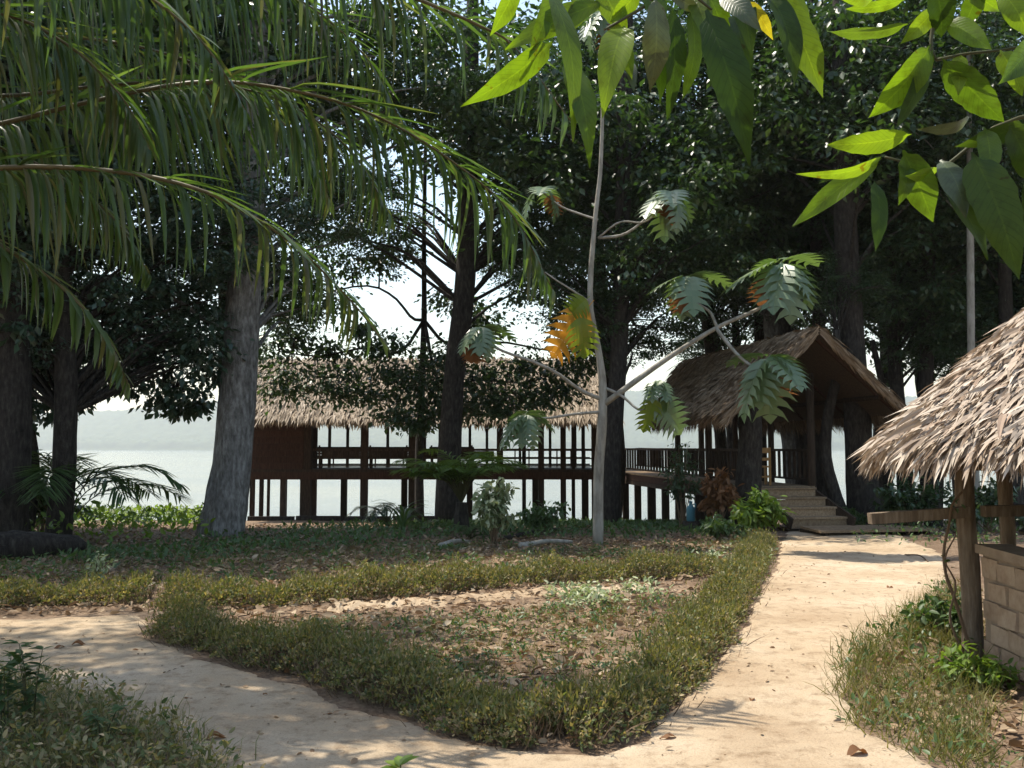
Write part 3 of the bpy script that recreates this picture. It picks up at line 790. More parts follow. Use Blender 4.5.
def tree(name, label, pts, rad, crowns, mat, bark, group=None, flute=0, seg=14, extra=None, rough=.03):
    """pts/rad: trunk path; crowns: (variant, centre, scale xy, scale z, turn)"""
    pts = np.asarray(pts, float)
    base = pts[0].copy(); base[2] = float(zg(base[0], base[1]))
    t = thing(name, label, 'tree', base, group)
    c = curve(pts, 18)
    r = np.interp(np.linspace(0, len(pts) - 1, 18), np.arange(len(pts)), rad)
    m = MB().tube(c, r, seg, rough, flute)
    for (k, cen, sx, sz, turn) in crowns:      # limbs into every crown
        cl = CROWN[k][1]; ca, sa = math.cos(turn), math.sin(turn)
        for j in range(0, len(cl), 12):
            v = cl[j] * [sx, sx, sz]; tip = np.asarray(cen) + np.array([v[0] * ca - v[1] * sa, v[0] * sa + v[1] * ca, v[2]])
            i0 = int(np.argmin(np.abs(c[:, 2] - (tip[2] - .45 * np.linalg.norm((tip - c[-1])[:2]) - .5))))
            i0 = max(i0, 7)
            p0 = c[i0]; mid = (p0 + tip) / 2 + np.array([U(-.4, .4), U(-.4, .4), U(.1, .7)])
            rr = max(.018, min(r[i0] * .24, .06))
            m.tube(curve([p0, mid, tip], 6), np.linspace(rr, .012, 6), 5, cap=False)
    for a in (extra or []):
        m.tube(curve(a[0], 8), np.linspace(a[1], a[2], 8), 6)
    m.put('trunk', bark, t, True)
    for (k, cen, sx, sz, turn) in crowns:
        M = Matrix.Translation(Vector([float(x) for x in cen])) @ Matrix.Rotation(turn, 4, 'Z') @ Matrix.Diagonal((sx, sx, sz, 1))
        put('crown', crown_mesh(k, mat), None, t, np.array(M))
    return t

def tp(px, py, Y):
    return at(px, py, Y)
def foot(px, Y):
    x = X_of(px, Y); return np.array([x, Y, float(zg(x, Y)) - .15])

Y = 19.0
tree('tree', 'thick grey barked trunk with flared base standing left of the stilt pavilion',
     [foot(224, Y), tp(231, 480, Y), tp(239, 380, Y), tp(246, 260, Y), tp(252, 60, Y), tp(255, -300, Y + .3)], [.48, .40, .375, .35, .33, .22],
     [(0, (-8.6, 21.5, 13.0), 1.1, .9, .3), (1, (-8.2, 18.8, 9.6), .8, .7, 1.2), (2, (-3.7, 21.6, 11.2), .7, .7, 2.2), (6, (-4.4, 20.5, 7.6), .36, .30, 1.2), (4, (-6.3, 21, 6.4), .36, .30, .5), (3, (-5.4, 21.5, 5.2), .24, .2, 2.5)], M_canopy, M_bark_grey, flute=5, seg=20)
Y = 17.0
tree('tree', 'slim dark trunk beside the young palm, low leafy boughs above', [foot(62, Y), tp(64, 470, Y), tp(66, 380, Y), tp(62, 250, Y), tp(70, 60, Y)], [.24, .21, .2, .17, .1],
     [(3, (-8.9, 17.6, 6.3), .62, .55, .5), (4, (-6.6, 18.3, 6.6), .52, .42, 2.0), (0, (-7.5, 18.6, 4.9), .40, .34, .2), (2, (-8.4, 19.4, 3.9), .34, .24, 1.2), (5, (-6.6, 19.4, 4.0), .24, .2, 2.2), (3, (-10.3, 19, 3.5), .30, .26, .7), (1, (-9.6, 17.8, 4.4), .34, .30, 3.0)], M_canopy2, M_bark)
Y = 16.5
tree('tree', 'dark trunk at the left edge behind the fallen log', [foot(8, Y), tp(10, 470, Y), tp(12, 380, Y), tp(4, 200, Y), tp(0, 0, Y)], [.40, .34, .32, .3, .2],
     [(5, (-10.6, 16.6, 7.0), .75, .7, .9), (6, (-9.0, 15.0, 9.6), .6, .5, 2.9)], M_canopy2, M_bark)
Y = 25.0
tree('tree', 'tall dark trunk rising in front of the stilt pavilion', [foot(447, Y), tp(450, 440, Y), tp(456, 360, Y), tp(466, 270, Y), tp(470, 120, Y), tp(474, -60, Y)], [.36, .31, .29, .28, .25, .13],
     [(0, (-1.0, 25, 11.4), 1.0, .75, 2.5), (1, (1.6, 26.5, 10.0), .7, .6, .4), (3, (.4, 26.0, 7.4), .38, .3, 1.0), (5, (-4.4, 26.5, 8.6), .5, .36, 2.0)], M_canopy, M_bark)
Y = 23.0
tree('tree', 'dark trunk just behind the pale breadfruit stem', [foot(608, Y), tp(612, 450, Y), tp(616, 400, Y), tp(622, 280, Y), tp(625, 80, Y), tp(630, -100, Y)], [.28, .235, .22, .21, .19, .12],
     [(2, (3.0, 23.5, 9.0), .85, .75, 1.5), (4, (4.6, 23.0, 6.9), .5, .42, .2), (5, (1.8, 24.0, 6.0), .42, .36, 3.0), (3, (3.0, 24.5, 5.0), .40, .32, 4.0)], M_canopy, M_bark)
Y = 27.0
tree('tree', 'leaning grey trunk seen under the gable roof behind the railing', [foot(802, Y), tp(798, 480, Y), tp(792, 430, Y), tp(780, 390, Y), tp(770, 250, Y), tp(775, 60, Y)], [.42, .38, .36, .33, .26, .15],
     [(6, (7.6, 27.0, 9.5), .9, .8, .8), (0, (9.6, 28.0, 7.8), .6, .5, 3.0)], M_canopy, M_bark_grey)
Y = 22.0
tree('tree', 'stout dark trunk with spreading foot right of the wooden stairs', [foot(870, Y), tp(864, 500, Y), tp(859, 450, Y), tp(856, 400, Y), tp(847, 260, Y), tp(842, 100, Y), tp(838, -120, Y)], [.62, .40, .33, .31, .29, .25, .12],
     [(1, (8.3, 22.5, 10.6), .85, .75, 2.1), (3, (10.2, 23.2, 8.4), .6, .5, .4)], M_canopy, M_bark, flute=4)
Y = 21.6
tree('tree', 'thin crooked trunk leaning against the right stair post', [foot(850, Y), tp(838, 505, Y), tp(826, 460, Y), tp(828, 415, Y), tp(838, 370, Y), tp(836, 330, Y)], [.26, .17, .14, .13, .11, .08],
     [(2, (8.3, 22.6, 5.6), .30, .22, .3)], M_canopy, M_bark)
Y = 24.5
tree('tree', 'twin slender trunks forking behind the pale thatched hut', [foot(905, Y), tp(903, 450, Y), tp(898, 400, Y), tp(893, 340, Y), tp(890, 200, Y)], [.26, .2, .18, .16, .08],
     [(4, (10.6, 24.8, 7.4), .7, .62, 1.1), (5, (11.6, 24.2, 5.0), .40, .34, 2.0)], M_canopy, M_bark, extra=[([foot(888, Y) + [0, 0, .1], tp(886, 440, Y), tp(884, 395, Y), tp(872, 340, Y)], .14, .08)])
Y = 21.0
tree('tree', 'straight pale stem above the hut thatch', [foot(974, Y), tp(973, 430, Y), tp(971, 330, Y), tp(970, 200, Y), tp(968, 20, Y)], [.10, .09, .085, .075, .04],
     [(6, (10.8, 21.4, 10.2), .55, .5, 1.7)], M_canopy, M_bark_pale)
# forest along the shore to the right
FOREST = [(690, 29, 9.6, .8, .75, 722), (735, 31, 7.4, .62, .5), (640, 30, 10.5, .75, .6, 728), (800, 33, 12.0, .9, .8), (880, 30, 8.0, .72, .6), (930, 27, 6.4, .62, .58), (960, 31, 10.5, .9, .85),
          (1010, 25, 5.6, .55, .52), (1015, 28, 8.4, .72, .68), (1080, 27, 6.8, .8, .75), (905, 34, 12.5, .9, .75), (1060, 33, 11.5, 1.0, .9), (560, 30, 11.6, .7, .5, 613), (1130, 24, 7.0, .9, .85), (760, 29, 12.6, .7, .6), (700, 26, 13.2, .75, .5, 795), (820, 25, 13.4, .8, .5), (930, 24, 12.6, .75, .55), (590, 27, 13.6, .7, .45, 611), (1010, 23, 11.6, .7, .5)]
for k, (px, Y, zc, sx, sz, *tr) in enumerate(FOREST):
    f = foot(tr[0] if tr else px, Y); x = X_of(px, Y); xt = f[0]
    tree('tree', 'tall dark leafed tree in the shore wood behind the pavilions', [f, (xt + U(-.2, .2), Y, 2.0), (.75 * xt + .25 * x + U(-.3, .3), Y, zc * .6), (x, Y, zc + 1.5)], [.24, .19, .16, .08],
         [(k % 7, (x, Y, zc), sx, sz, k * 1.3), ((k + 3) % 7, (x + U(-1.5, 1.5), Y + U(-1, 1), zc * (.80 if px > 780 and px < 920 else .62) + .8), sx * .6, sz * .45, k * .7)], M_canopy if k % 3 else M_canopy2, M_bark, group='trees of the shore wood')
# left background wood, further along the bank
for k, (px, Y, zc, sx, sz) in enumerate([(-60, 21, 7.6, .85, .8), (6, 20.5, 11.5, .9, .7), (232, 21.5, 11.5, .75, .55), (-150, 17, 8.0, .9, .9)]):
    f = foot(px, Y); x = f[0]
    tree('tree', 'dark leafed tree on the bank behind the palm fronds', [f, (x + U(-.2, .2), Y, 2.0), (x + U(-.4, .4), Y, zc * .6), (x, Y, zc + 1.5)], [.22, .17, .15, .08],
         [((k + 2) % 7, (x, Y, zc), sx, sz, k * 1.9)], M_canopy2, M_bark, group='trees on the left bank')

f = foot(-420, 8.5)
tree('tree', 'tall tree standing outside the left edge, shading the left path', [f, (f[0] + .2, 8.5, 3.0), (f[0] + .8, 8.6, 7.0), (f[0] + 1.5, 8.8, 11.0)], [.36, .28, .22, .1],
     [(3, (-7.0, 9.2, 10.8), .62, .36, .4)], M_canopy, M_bark)

Y = 18.4
f = foot(30, Y)
t = thing('tree', 'crooked small tree with drooping dark leaf sprays low over the left shore', 'tree', [f[0], f[1], f[2] + .15])
m = MB(); c = curve([f, tp(34, 470, Y), tp(28, 400, Y), tp(44, 330, Y), tp(60, 260, Y)], 14)
m.tube(c, np.linspace(.15, .05, 14), 8, .04)
hubs = list(c[7:])
for pix in ([(100, 314, Y), (150, 318, Y + .2), (205, 330, Y + .3)], [(80, 345, Y), (130, 362, Y + .2), (175, 388, Y + .3)], [(22, 345, Y), (6, 372, Y), (2, 415, Y)]):
    bb = curve([c[9]] + [tp(*q) for q in pix], 12)
    m.tube(bb, np.linspace(.05, .012, 12), 6); hubs += list(bb[2:])
cen, rad = [], []
for px, py, r in [(10, 350, .6), (30, 372, .55), (52, 352, .6), (80, 345, .6), (110, 350, .6), (140, 362, .6), (165, 380, .55), (185, 392, .45), (198, 405, .32), (160, 402, .42), (178, 408, .34), (130, 385, .45), (150, 352, .6), (195, 360, .6), (210, 340, .6), (100, 372, .4), (68, 378, .45), (20, 400, .5), (40, 410, .4), (8, 425, .45), (90, 330, .6), (120, 325, .6), (180, 335, .6), (205, 312, .6), (60, 320, .7), (5, 315, .7), (150, 300, .7), (215, 375, .4), (190, 300, .6), (76, 400, .3), (12, 450, .35)]:
    p = tp(px, py, Y + U(-.3, .8)); h = min(hubs, key=lambda q: np.linalg.norm(q - p))
    m.tube(curve([h, (h + p) / 2 + np.array([0, 0, .25]), p], 6), np.linspace(.022, .006, 6), 4, cap=False)
    cen.append(p); rad.append(r)
m.put('trunk', M_bark, t, True)
V, F = blob_leaves(np.array(cen), np.array(rad) * .95, 150, .20, .6, .35, LEAF2)
put('foliage', npmesh('foliage', V, F), M_canopy2, t)

# slender tree whose small leafed sprays hang before the stilt pavilion roof
Y = 27.5
f = foot(421, Y)
t = thing('tree', 'slender stem with sprays of small dark leaves hanging before the thatch', 'tree', [f[0], f[1], f[2] + .15])
m = MB()
c = curve([f, tp(419, 470, Y), tp(421, 400, Y), tp(424, 320, Y), tp(424, 240, Y), tp(426, 120, Y)], 16)
m.tube(c, np.linspace(.15, .05, 16), 8, .03)
SPR = [(270, 352, 26.4, .6), (292, 372, 26.2, .75), (318, 385, 26.2, .75), (345, 372, 26.4, .6), (300, 340, 26.8, .5), (330, 350, 26.6, .45), (372, 350, 26.6, .55), (360, 330, 27, .4), (285, 330, 27, .6), (395, 345, 26.6, .6),
       (402, 392, 26.2, .75), (388, 372, 26.4, .5), (425, 395, 26, .7), (445, 380, 26.2, .7), (418, 425, 26, .4), (470, 385, 26, .8), (475, 408, 26, .6), (510, 385, 26.2, .75), (505, 410, 26, .45), (545, 395, 26.4, .6), (395, 415, 26, .45), (460, 345, 27, .5), (525, 365, 26.5, .5), (555, 372, 26.5, .6), (440, 360, 26.5, .5), (280, 388, 26.2, .6), (340, 392, 26.2, .5), (368, 395, 26.2, .5), (430, 412, 26, .6), (455, 408, 26, .6), (490, 398, 26, .6), (530, 400, 26.2, .5), (565, 392, 26.4, .5), (412, 375, 26.3, .6), (485, 372, 26.3, .6), (265, 310, 27.2, .7), (300, 290, 27.4, .7), (335, 300, 27.4, .6), (350, 270, 27.6, .6), (285, 270, 27.4, .7), (320, 255, 27.6, .7), (380, 262, 27.6, .5), (398, 250, 27.8, .6), (470, 310, 27.2, .5), (450, 300, 27.4, .6), (485, 325, 27, .5), (310, 315, 27, .5), (580, 365, 26.5, .5), (590, 345, 26.5, .6)]
hubs = list(c[6:])
for pix in ([(412, 318, Y), (395, 298, Y), (370, 286, Y + .2), (330, 292, Y - .2), (285, 312, Y - .6)], [(450, 345, Y - .5), (500, 342, Y - .6), (545, 350, Y - .8), (585, 352, Y - 1)], [(400, 352, Y - .5), (365, 348, Y - .8), (320, 356, Y - 1), (280, 352, Y - 1.1)], [(440, 382, Y - .8), (480, 380, Y - 1.2), (530, 384, Y - 1.2)]):
    bb = curve([c[9]] + [tp(*q) for q in pix], 14)
    m.tube(bb, np.linspace(.06, .015, 14), 6); hubs += list(bb[2:])
cen, rad = [], []
for px, py, yy, r in SPR:
    p = tp(px, py, yy); h = min(hubs, key=lambda q: np.linalg.norm(q - p))
    m.tube(curve([h, (h + p) / 2 + np.array([0, 0, .35]), p], 6), np.linspace(.03, .008, 6), 4, cap=False)
    cen.append(p); rad.append(r)
m.put('trunk', M_bark, t, True)
V, F = blob_leaves(np.array(cen), np.array(rad) * 1.2, 290, .20, .6, .3, LEAF2)
put('foliage', npmesh('foliage', V, F), M_canopy, t)

# ---------------------------------------------------------------- breadfruit tree in the bed
def bread_leaf(droop, fold, NL=6):
    """deeply lobed blade: webs along the midrib, a tapered finger on each"""
    def mid(t):
        k = np.linspace(0, t, 12); a = droop * (1 - np.exp(-2.2 * k))
        return np.array([0, np.trapz(np.cos(a), k) if t > 0 else 0, -np.trapz(np.sin(a), k) if t > 0 else 0])
    v, f = [], []
    def P(x, t, dz_=0.0):
        m_ = mid(min(t, 1.08)); v.append((x, m_[1], m_[2] + abs(x) * fold + dz_)); return len(v) - 1
    edge = .12
    ts = np.linspace(edge, .93, NL + 1)
    P(0, 0); P(0, edge)
    f.append((P(-.008, 0), 0, 1, P(-.008, edge))); f.append((0, P(.008, 0), P(.008, edge), 1))
    for i in range(NL):
        t0, t1 = ts[i], ts[i + 1]; tm = (t0 + t1) / 2
        w = .40 * math.sin(math.pi * (.20 + .72 * tm)) ** .8
        for sx in (-1, 1):
            m0, m1 = P(0, t0), P(0, t1)
            s0, s1 = P(sx * w * .30, t0 + .03, .012), P(sx * w * .30, t1 + .03, .012)
            k0, k1 = P(sx * w * .75, t0 + .12, -.012), P(sx * w * .8, t1 + .075, -.012)
            tip = P(sx * w * 1.08, t1 + .135, -.05)
            q = [(m0, s0, s1, m1), (s0, k0, k1, s1), (k0, tip, k1)]
            f += q if sx > 0 else [tuple(reversed(z)) for z in q]
    a0, a1, a2, a3 = P(0, ts[-1]), P(.11, ts[-1] + .05), P(0, 1.07, -.02), P(-.11, ts[-1] + .05)
    f.append((a0, a1, a2, a3))
    return v, f
BL_green = [npmesh('leaf', *bread_leaf(d, fo)) for d, fo in ((.9, .16), (1.2, .1), (1.4, .2), (.6, .12))]
for me in BL_green: me.materials.append(M_bread)
def bread_copy(mat, idx):
    out = []
    for k in idx:
        me = BL_green[k].copy(); me.materials.clear(); me.materials.append(mat); out.append(me)
    return out
BL_dead, BL_lime, BL_orange = bread_copy(M_bread_dead, (1, 2)), bread_copy(M_bread_lime, (0, 2)), bread_copy(M_bread_orange, (1,))
Y = 16.5
b0 = foot(597, Y)
bf = thing('breadfruit_tree', 'slim pale breadfruit tree with large lobed leaves in the planted bed', 'tree', [b0[0], b0[1], b0[2] + .15])
m = MB()
stem = curve([b0, tp(599, 470, Y), tp(603, 405, Y), tp(600, 360, Y), tp(590, 300, Y), tp(595, 220, Y), tp(601, 160, Y), tp(603, 60, Y), tp(600, -20, Y)], 30)
m.tube(stem, np.interp(np.linspace(0, 1, 30), [0, .25, .33, .6, 1], [.10, .085, .07, .045, .022]), 10, .05)
def limb(pix, r0, r1):
    pts = curve([tp(*p) for p in pix], 12)
    m.tube(pts, np.linspace(r0, r1, 12), 7, .02)
limb([(603, 405, 16.5), (640, 378, 16.2), (680, 350, 16.0), (718, 327, 15.8), (752, 312, 15.6), (775, 300, 15.5)], .06, .025)
limb([(716, 328, 15.8), (735, 352, 15.5), (752, 366, 15.3), (768, 368, 15.2)], .035, .022)
limb([(717, 327, 15.8), (710, 312, 16), (697, 303, 16.1), (688, 292, 16.1)], .03, .02)
limb([(603, 400, 16.5), (580, 390, 16.4), (555, 372, 16.1), (528, 360, 15.9), (505, 352, 15.7), (480, 340, 15.6)], .04, .02)
limb([(602, 412, 16.5), (575, 414, 16.3), (548, 418, 16.1), (525, 418, 16)], .03, .018)
limb([(605, 388, 16.5), (622, 396, 16.3), (640, 410, 16.1), (655, 400, 16)], .03, .018)
limb([(599, 238, 16.5), (625, 234, 16.3), (650, 215, 16.2), (668, 196, 16.1)], .03, .018)
limb([(598, 220, 16.5), (580, 214, 16.6), (560, 206, 16.7), (540, 190, 16.8)], .025, .015)
limb([(598, 238, 16.5), (620, 222, 16.3), (645, 222, 16.2), (664, 205, 16.1)], .02, .012)
limb([(590, 302, 16.5), (572, 290, 16.3), (556, 280, 16.2), (545, 272, 16.2)], .022, .012)
m.put('trunk', M_bark_pale, bf, True)

def bread_cluster(px, py, Y, n, ln, mats=None, dead=1, tilt=.1, az0=0.0):
    P = tp(px, py, Y)
    for k in range(n):
        az = az0 + k * 2 * math.pi / n + U(-.5, .5)
        D = np.array([math.cos(az), .8 * math.sin(az) - .25, tilt - .6 + U(-.45, .45) + .5 * max(0, math.sin(az))])
        R = frames(D[None])[0]
        me = (mats or BL_green)[k % len(mats or BL_green)]
        s = ln * 1.15 * U(.6, 1.15)
        put('leaf', me, None, bf, mat4(P, R, (s, s, s)))
    for k in range(dead):
        D = np.array([U(-.35, .35), U(-.3, .3), -1.0])
        R = frames(D[None], (U(-.5, .5), -1, 0))[0]
        s = ln * U(.75, 1.05)
        put('leaf', BL_dead[k % 2], None, bf, mat4(P + [U(-.1, .15), 0, -.08], R, (s, s, s)))
bread_cluster(770, 355, 15.2, 9, .94, None, 4, .25, .3)
bread_cluster(781, 262, 15.5, 9, .90, None, 4, .25, 1.0)
bread_cluster(687, 276, 16.1, 7, .76, None, 3, .2, .2)
bread_cluster(670, 192, 16.1, 7, .78, None, 2, .15, .8)
bread_cluster(480, 326, 15.6, 7, .72, None, 2, .1, .5)
bread_cluster(526, 413, 16.0, 7, .68, None, 1, .1, .2)
bread_cluster(660, 380, 16.0, 6, .62, None, 0, .1, 1.5)
bread_cluster(545, 188, 16.8, 6, .62, None, 1, .2, 1.5)
bread_cluster(602, 10, 16.5, 6, .7, None, 1, .2, .5)
def one_leaf(px0, py0, px1, py1, Y, me, wide=1.0):
    a, b = tp(px0, py0, Y), tp(px1, py1, Y - .1)
    R = frames((b - a)[None], (.15, -1, .35))[0]; s = np.linalg.norm(b - a) * 1.05
    put('leaf', me, None, bf, mat4(a, R, (s * wide, s, s * .6)))
one_leaf(594, 300, 540, 364, 16.3, BL_orange[0], .62)
one_leaf(578, 312, 590, 358, 16.2, BL_lime[0], .9)
one_leaf(590, 296, 560, 318, 16.2, BL_lime[1], 1.0)
one_leaf(655, 392, 646, 434, 15.9, BL_lime[0], .7)
one_leaf(655, 395, 690, 432, 16.0, BL_green[0], 1.0)

# ---------------------------------------------------------------- oil palm: fronds reaching in from the upper left
def leaflet_mesh(droop, curl):
    n = 7; v, f = [], []
    y = z = 0.0
    ws = [.25, .85, 1.0, .95, .78, .48, .04]
    for i in range(n):
        a = droop * (1 - math.exp(-5.5 * i / (n - 1)))
        for sx in (-1, 0, 1):
            v.append((sx * ws[i] * .5 + curl * (i / n) ** 2, y, z + abs(sx) * .016 * ws[i]))
        y += math.cos(a) / (n - 1); z -= math.sin(a) / (n - 1)
    f = [(i * 3 + j, i * 3 + j + 1, i * 3 + j + 4, i * 3 + j + 3) for i in range(n - 1) for j in range(2)]
    return np.array(v), np.array(f)
LFT = [leaflet_mesh(d, c) for d, c in ((.25, .3), (.40, -.4), (.5, .5), (.62, -.3), (.75, .4))]
LFM = [npmesh('leaflet', v, f) for v, f in LFT]
for me in LFM: me.materials.append(M_palm)

palm = thing('oil_palm', 'oil palm arching long feathery fronds across the upper left of the garden', 'palm', (-6.4, 6.3, 0))
pc = np.array([-6.4, 6.3, 3.5])
m = MB(); m.tube([(-6.4, 6.3, -.2), (-6.42, 6.3, .8), (-6.38, 6.3, 2.0), (-6.4, 6.3, 3.6)], [.42, .34, .32, .36], 14, .06)
for k in range(70):
    a = k * 2.4; z = .3 + k * .046
    m.tube([(-6.4 + .3 * math.cos(a), 6.3 + .3 * math.sin(a), z), (-6.4 + .48 * math.cos(a), 6.3 + .48 * math.sin(a), z + .22)], [.09, .04], 5)
m.put('trunk', M_bark, palm)

def frond(pix, n_side, ln, as_objects, extra=0, width=.038, fwd=.45, start=None, droop=(2, 5)):
    P = [start if start is not None else pc + np.array([.2, 0, .1])] + [tp(*p) for p in pix]
    c = curve(P, 40)
    fr = MB().tube(c, np.interp(np.linspace(0, 1, 40), [0, .15, 1], [.06, .020, .004]), 6).put('frond', M_rachis, palm, True)
    T = norm(np.gradient(c, axis=0))
    seglen = np.concatenate([[0], np.cumsum(np.linalg.norm(np.diff(c, axis=0), axis=1))])
    tot = seglen[-1]; s0 = .26 * tot
    jobs = []
    for side in (-1, 1):
        for k in range(n_side + extra):
            u = (k + .5 + U(-.3, .3)) / n_side if k < n_side else U(.02, .98)
            s = s0 + (tot - s0) * u
            i = np.searchsorted(seglen, s) - 1; i = min(max(i, 0), 38)
            w = (s - seglen[i]) / (seglen[i + 1] - seglen[i])
            p = c[i] * (1 - w) + c[i + 1] * w; t = T[i]
            sd = norm(np.cross(t, Zv)) * side
            L_ = ln * (math.sin(math.pi * min(1, .18 + .80 * u)) ** .55) * (U(.9, 1.06) if rng.random() > .12 else U(.45, .85))
            stiff = rng.random() < .30
            if stiff:
                D = norm(sd * U(.35, .6) + t * U(.9, 1.1) + Zv * U(.0, .4)); L_ *= .8
            else:
                D = norm(sd * U(.4, .6) + t * (fwd + .45 * u + U(-.06, .06)) + Zv * U(-1.05, -.55))
            R = frames(D[None], Zv)[0]
            jobs.append((p, R, L_, int(rng.integers(0, 2)) if stiff else int(rng.integers(*droop)), width * U(.8, 1.15)))
    if as_objects:
        loose = [j for q, j in enumerate(jobs) if q % (n_side + extra) >= n_side]
        jobs = [j for q, j in enumerate(jobs) if q % (n_side + extra) < n_side]
        for p, R, L_, k, w in jobs:
            put('leaflet', LFM[k], None, fr, mat4(p, R, (w, L_, L_)))
        jobs = loose
    if jobs:
        prt = []
        for k in range(5):
            J = [j for j in jobs if j[3] == k]
            if J:
                prt.append(inst(*LFT[k], np.array([j[0] for j in J]), np.array([j[1] for j in J]), np.array([(j[4], j[2], j[2]) for j in J])))
        put('leaflets', npmesh('leaflets', *cat(prt)), M_palm, fr, kind='stuff')
    return fr
frond([(-140, 150, 6.1), (0, 124, 6.2), (80, 104, 6.3), (200, 82, 6.4), (300, 92, 6.5), (380, 118, 6.55), (450, 160, 6.6), (510, 212, 6.65), (553, 290, 6.7)], 64, 1.0, True, 26)
frond([(-150, 190, 5.7), (0, 168, 5.7), (120, 172, 5.7), (200, 190, 5.7), (250, 215, 5.7), (300, 250, 5.7), (350, 300, 5.75), (384, 342, 5.8)], 42, .74, True, 36)
frond([(-60, -70, 5.8), (150, -90, 5.7), (300, -50, 5.6), (420, 0, 5.6), (480, 26, 5.6), (515, 48, 5.6), (570, 120, 5.6)], 44, .92, True, 30)
frond([(-200, 230, 5.9), (-60, 222, 5.9), (0, 246, 5.9), (60, 286, 6.0), (105, 335, 6.0), (128, 385, 6.1)], 70, .5, False)
frond([(-150, 90, 7.0), (0, 96, 7.2), (100, 86, 7.3), (190, 82, 7.4), (280, 100, 7.5), (350, 150, 7.6), (390, 215, 7.7)], 90, 1.05, False)
frond([(-120, 20, 6.6), (20, -30, 6.7), (160, -40, 6.8), (280, -10, 6.9), (360, 50, 7.0), (400, 120, 7.1)], 90, 1.05, False)
frond([(-150, -60, 5.2), (0, -60, 5.2), (120, -20, 5.2), (200, 40, 5.2), (245, 110, 5.3)], 80, .8, False)
frond([(-150, 20, 5.6), (-20, 10, 5.6), (60, 40, 5.7), (120, 95, 5.8), (150, 150, 5.8)], 80, .85, False)
frond([(-160, 130, 6.5), (-60, 130, 6.6), (40, 165, 6.7), (110, 215, 6.8), (150, 275, 6.9)], 70, .6, False)
frond([(-160, -20, 7.4), (-20, -70, 7.5), (140, -110, 7.6), (260, -100, 7.7), (340, -50, 7.8), (390, 20, 7.9)], 80, 1.05, False)
frond([(-160, 60, 7.6), (-20, 40, 7.8), (100, 40, 7.9), (210, 70, 8.0), (290, 130, 8.1), (330, 200, 8.2)], 80, 1.0, False)
for k in range(6):      # fronds on the far side of the crown, out of the picture
    a = 1.9 + k * .55
    d = np.array([math.cos(a), math.sin(a), 0])
    P = [pc + d * .3 + Zv * .2, pc + d * 1.6 + Zv * 1.2, pc + d * 3.0 + Zv * 1.2, pc + d * 4.2 + Zv * .3]
    c = curve(P, 24)
    fr = MB().tube(c, np.linspace(.06, .008, 24), 5).put('frond', M_rachis, palm)
    T = norm(np.gradient(c, axis=0)); idx = np.repeat(np.arange(6, 24), 4)
    sd = norm(np.cross(T[idx], Zv)) * np.where(np.arange(len(idx)) % 2, 1, -1)[:, None]
    D = norm(sd + T[idx] * .7 + Zv * .1)
    put('leaflets', npmesh('leaflets', *inst(*LFT[2], c[idx] + T[idx] * U(0, .15, len(idx))[:, None], frames(D), np.stack([np.full(len(idx), .05), U(.6, .8, len(idx)), U(.6, .8, len(idx))], 1))), M_palm, fr, kind='stuff')

# ---------------------------------------------------------------- broad-leaved tree whose twigs hang in from the top
bt = thing('broadleaf_tree', 'tree dangling long pointed translucent leaves into the top of the view', 'tree', (2.6, -1.4, 0))
m = MB()
m.tube(curve([(2.6, -1.4, -.2), (2.55, -1.4, 1.2), (2.5, -1.3, 2.4), (2.3, -1.1, 3.4)], 12), np.linspace(.2, .1, 12), 10, .03)
main = [(2.5, -1.3, 2.4), (1.9, -.3, 3.0), (1.5, .7, 2.95), (1.1, 1.3, 2.75)]
m.tube(curve(main, 14), np.linspace(.07, .014, 14), 8, .02)
m.tube(curve([(1.9, -.3, 3.0), (1.0, .5, 2.9), (.55, 1.1, 2.6), tp(660, -30, 1.45)], 10), np.linspace(.03, .006, 10), 6)
m.put('trunk', M_bark, bt, True)
def twig(pix, r0, r1, start=None):
    pts = ([start] if start is not None else []) + [tp(*p) for p in pix]
    MB().tube(curve(pts, 14), np.linspace(r0, r1, 14), 6).put('twig', M_twig, bt, True)
twig([(660, -30, 1.45), (651, 0, 1.45), (625, 18, 1.45), (604, 30, 1.45)], .004, .002)
twig([(660, -30, 1.45), (690, -8, 1.42), (712, 10, 1.42)], .004, .002)
twig([(660, -30, 1.45), (600, -18, 1.45), (555, -10, 1.45)], .004, .002)
twig([(690, -8, 1.42), (740, -14, 1.45), (780, -10, 1.45)], .004, .002)
twig([(1150, -60, 1.5), (1040, -40, 1.55), (944, -30, 1.58), (934, 20, 1.6), (931, 45, 1.6), (936, 60, 1.6)], .005, .003, np.array(main[-1]))
twig([(936, 60, 1.6), (965, 54, 1.6), (1000, 50, 1.6), (1060, 40, 1.6)], .003, .002)
twig([(1150, 60, 1.55), (1060, 108, 1.6), (1004, 122, 1.62), (965, 150, 1.62), (938, 170, 1.62), (905, 162, 1.62), (885, 157, 1.62)], .005, .002, np.array(main[-1]))

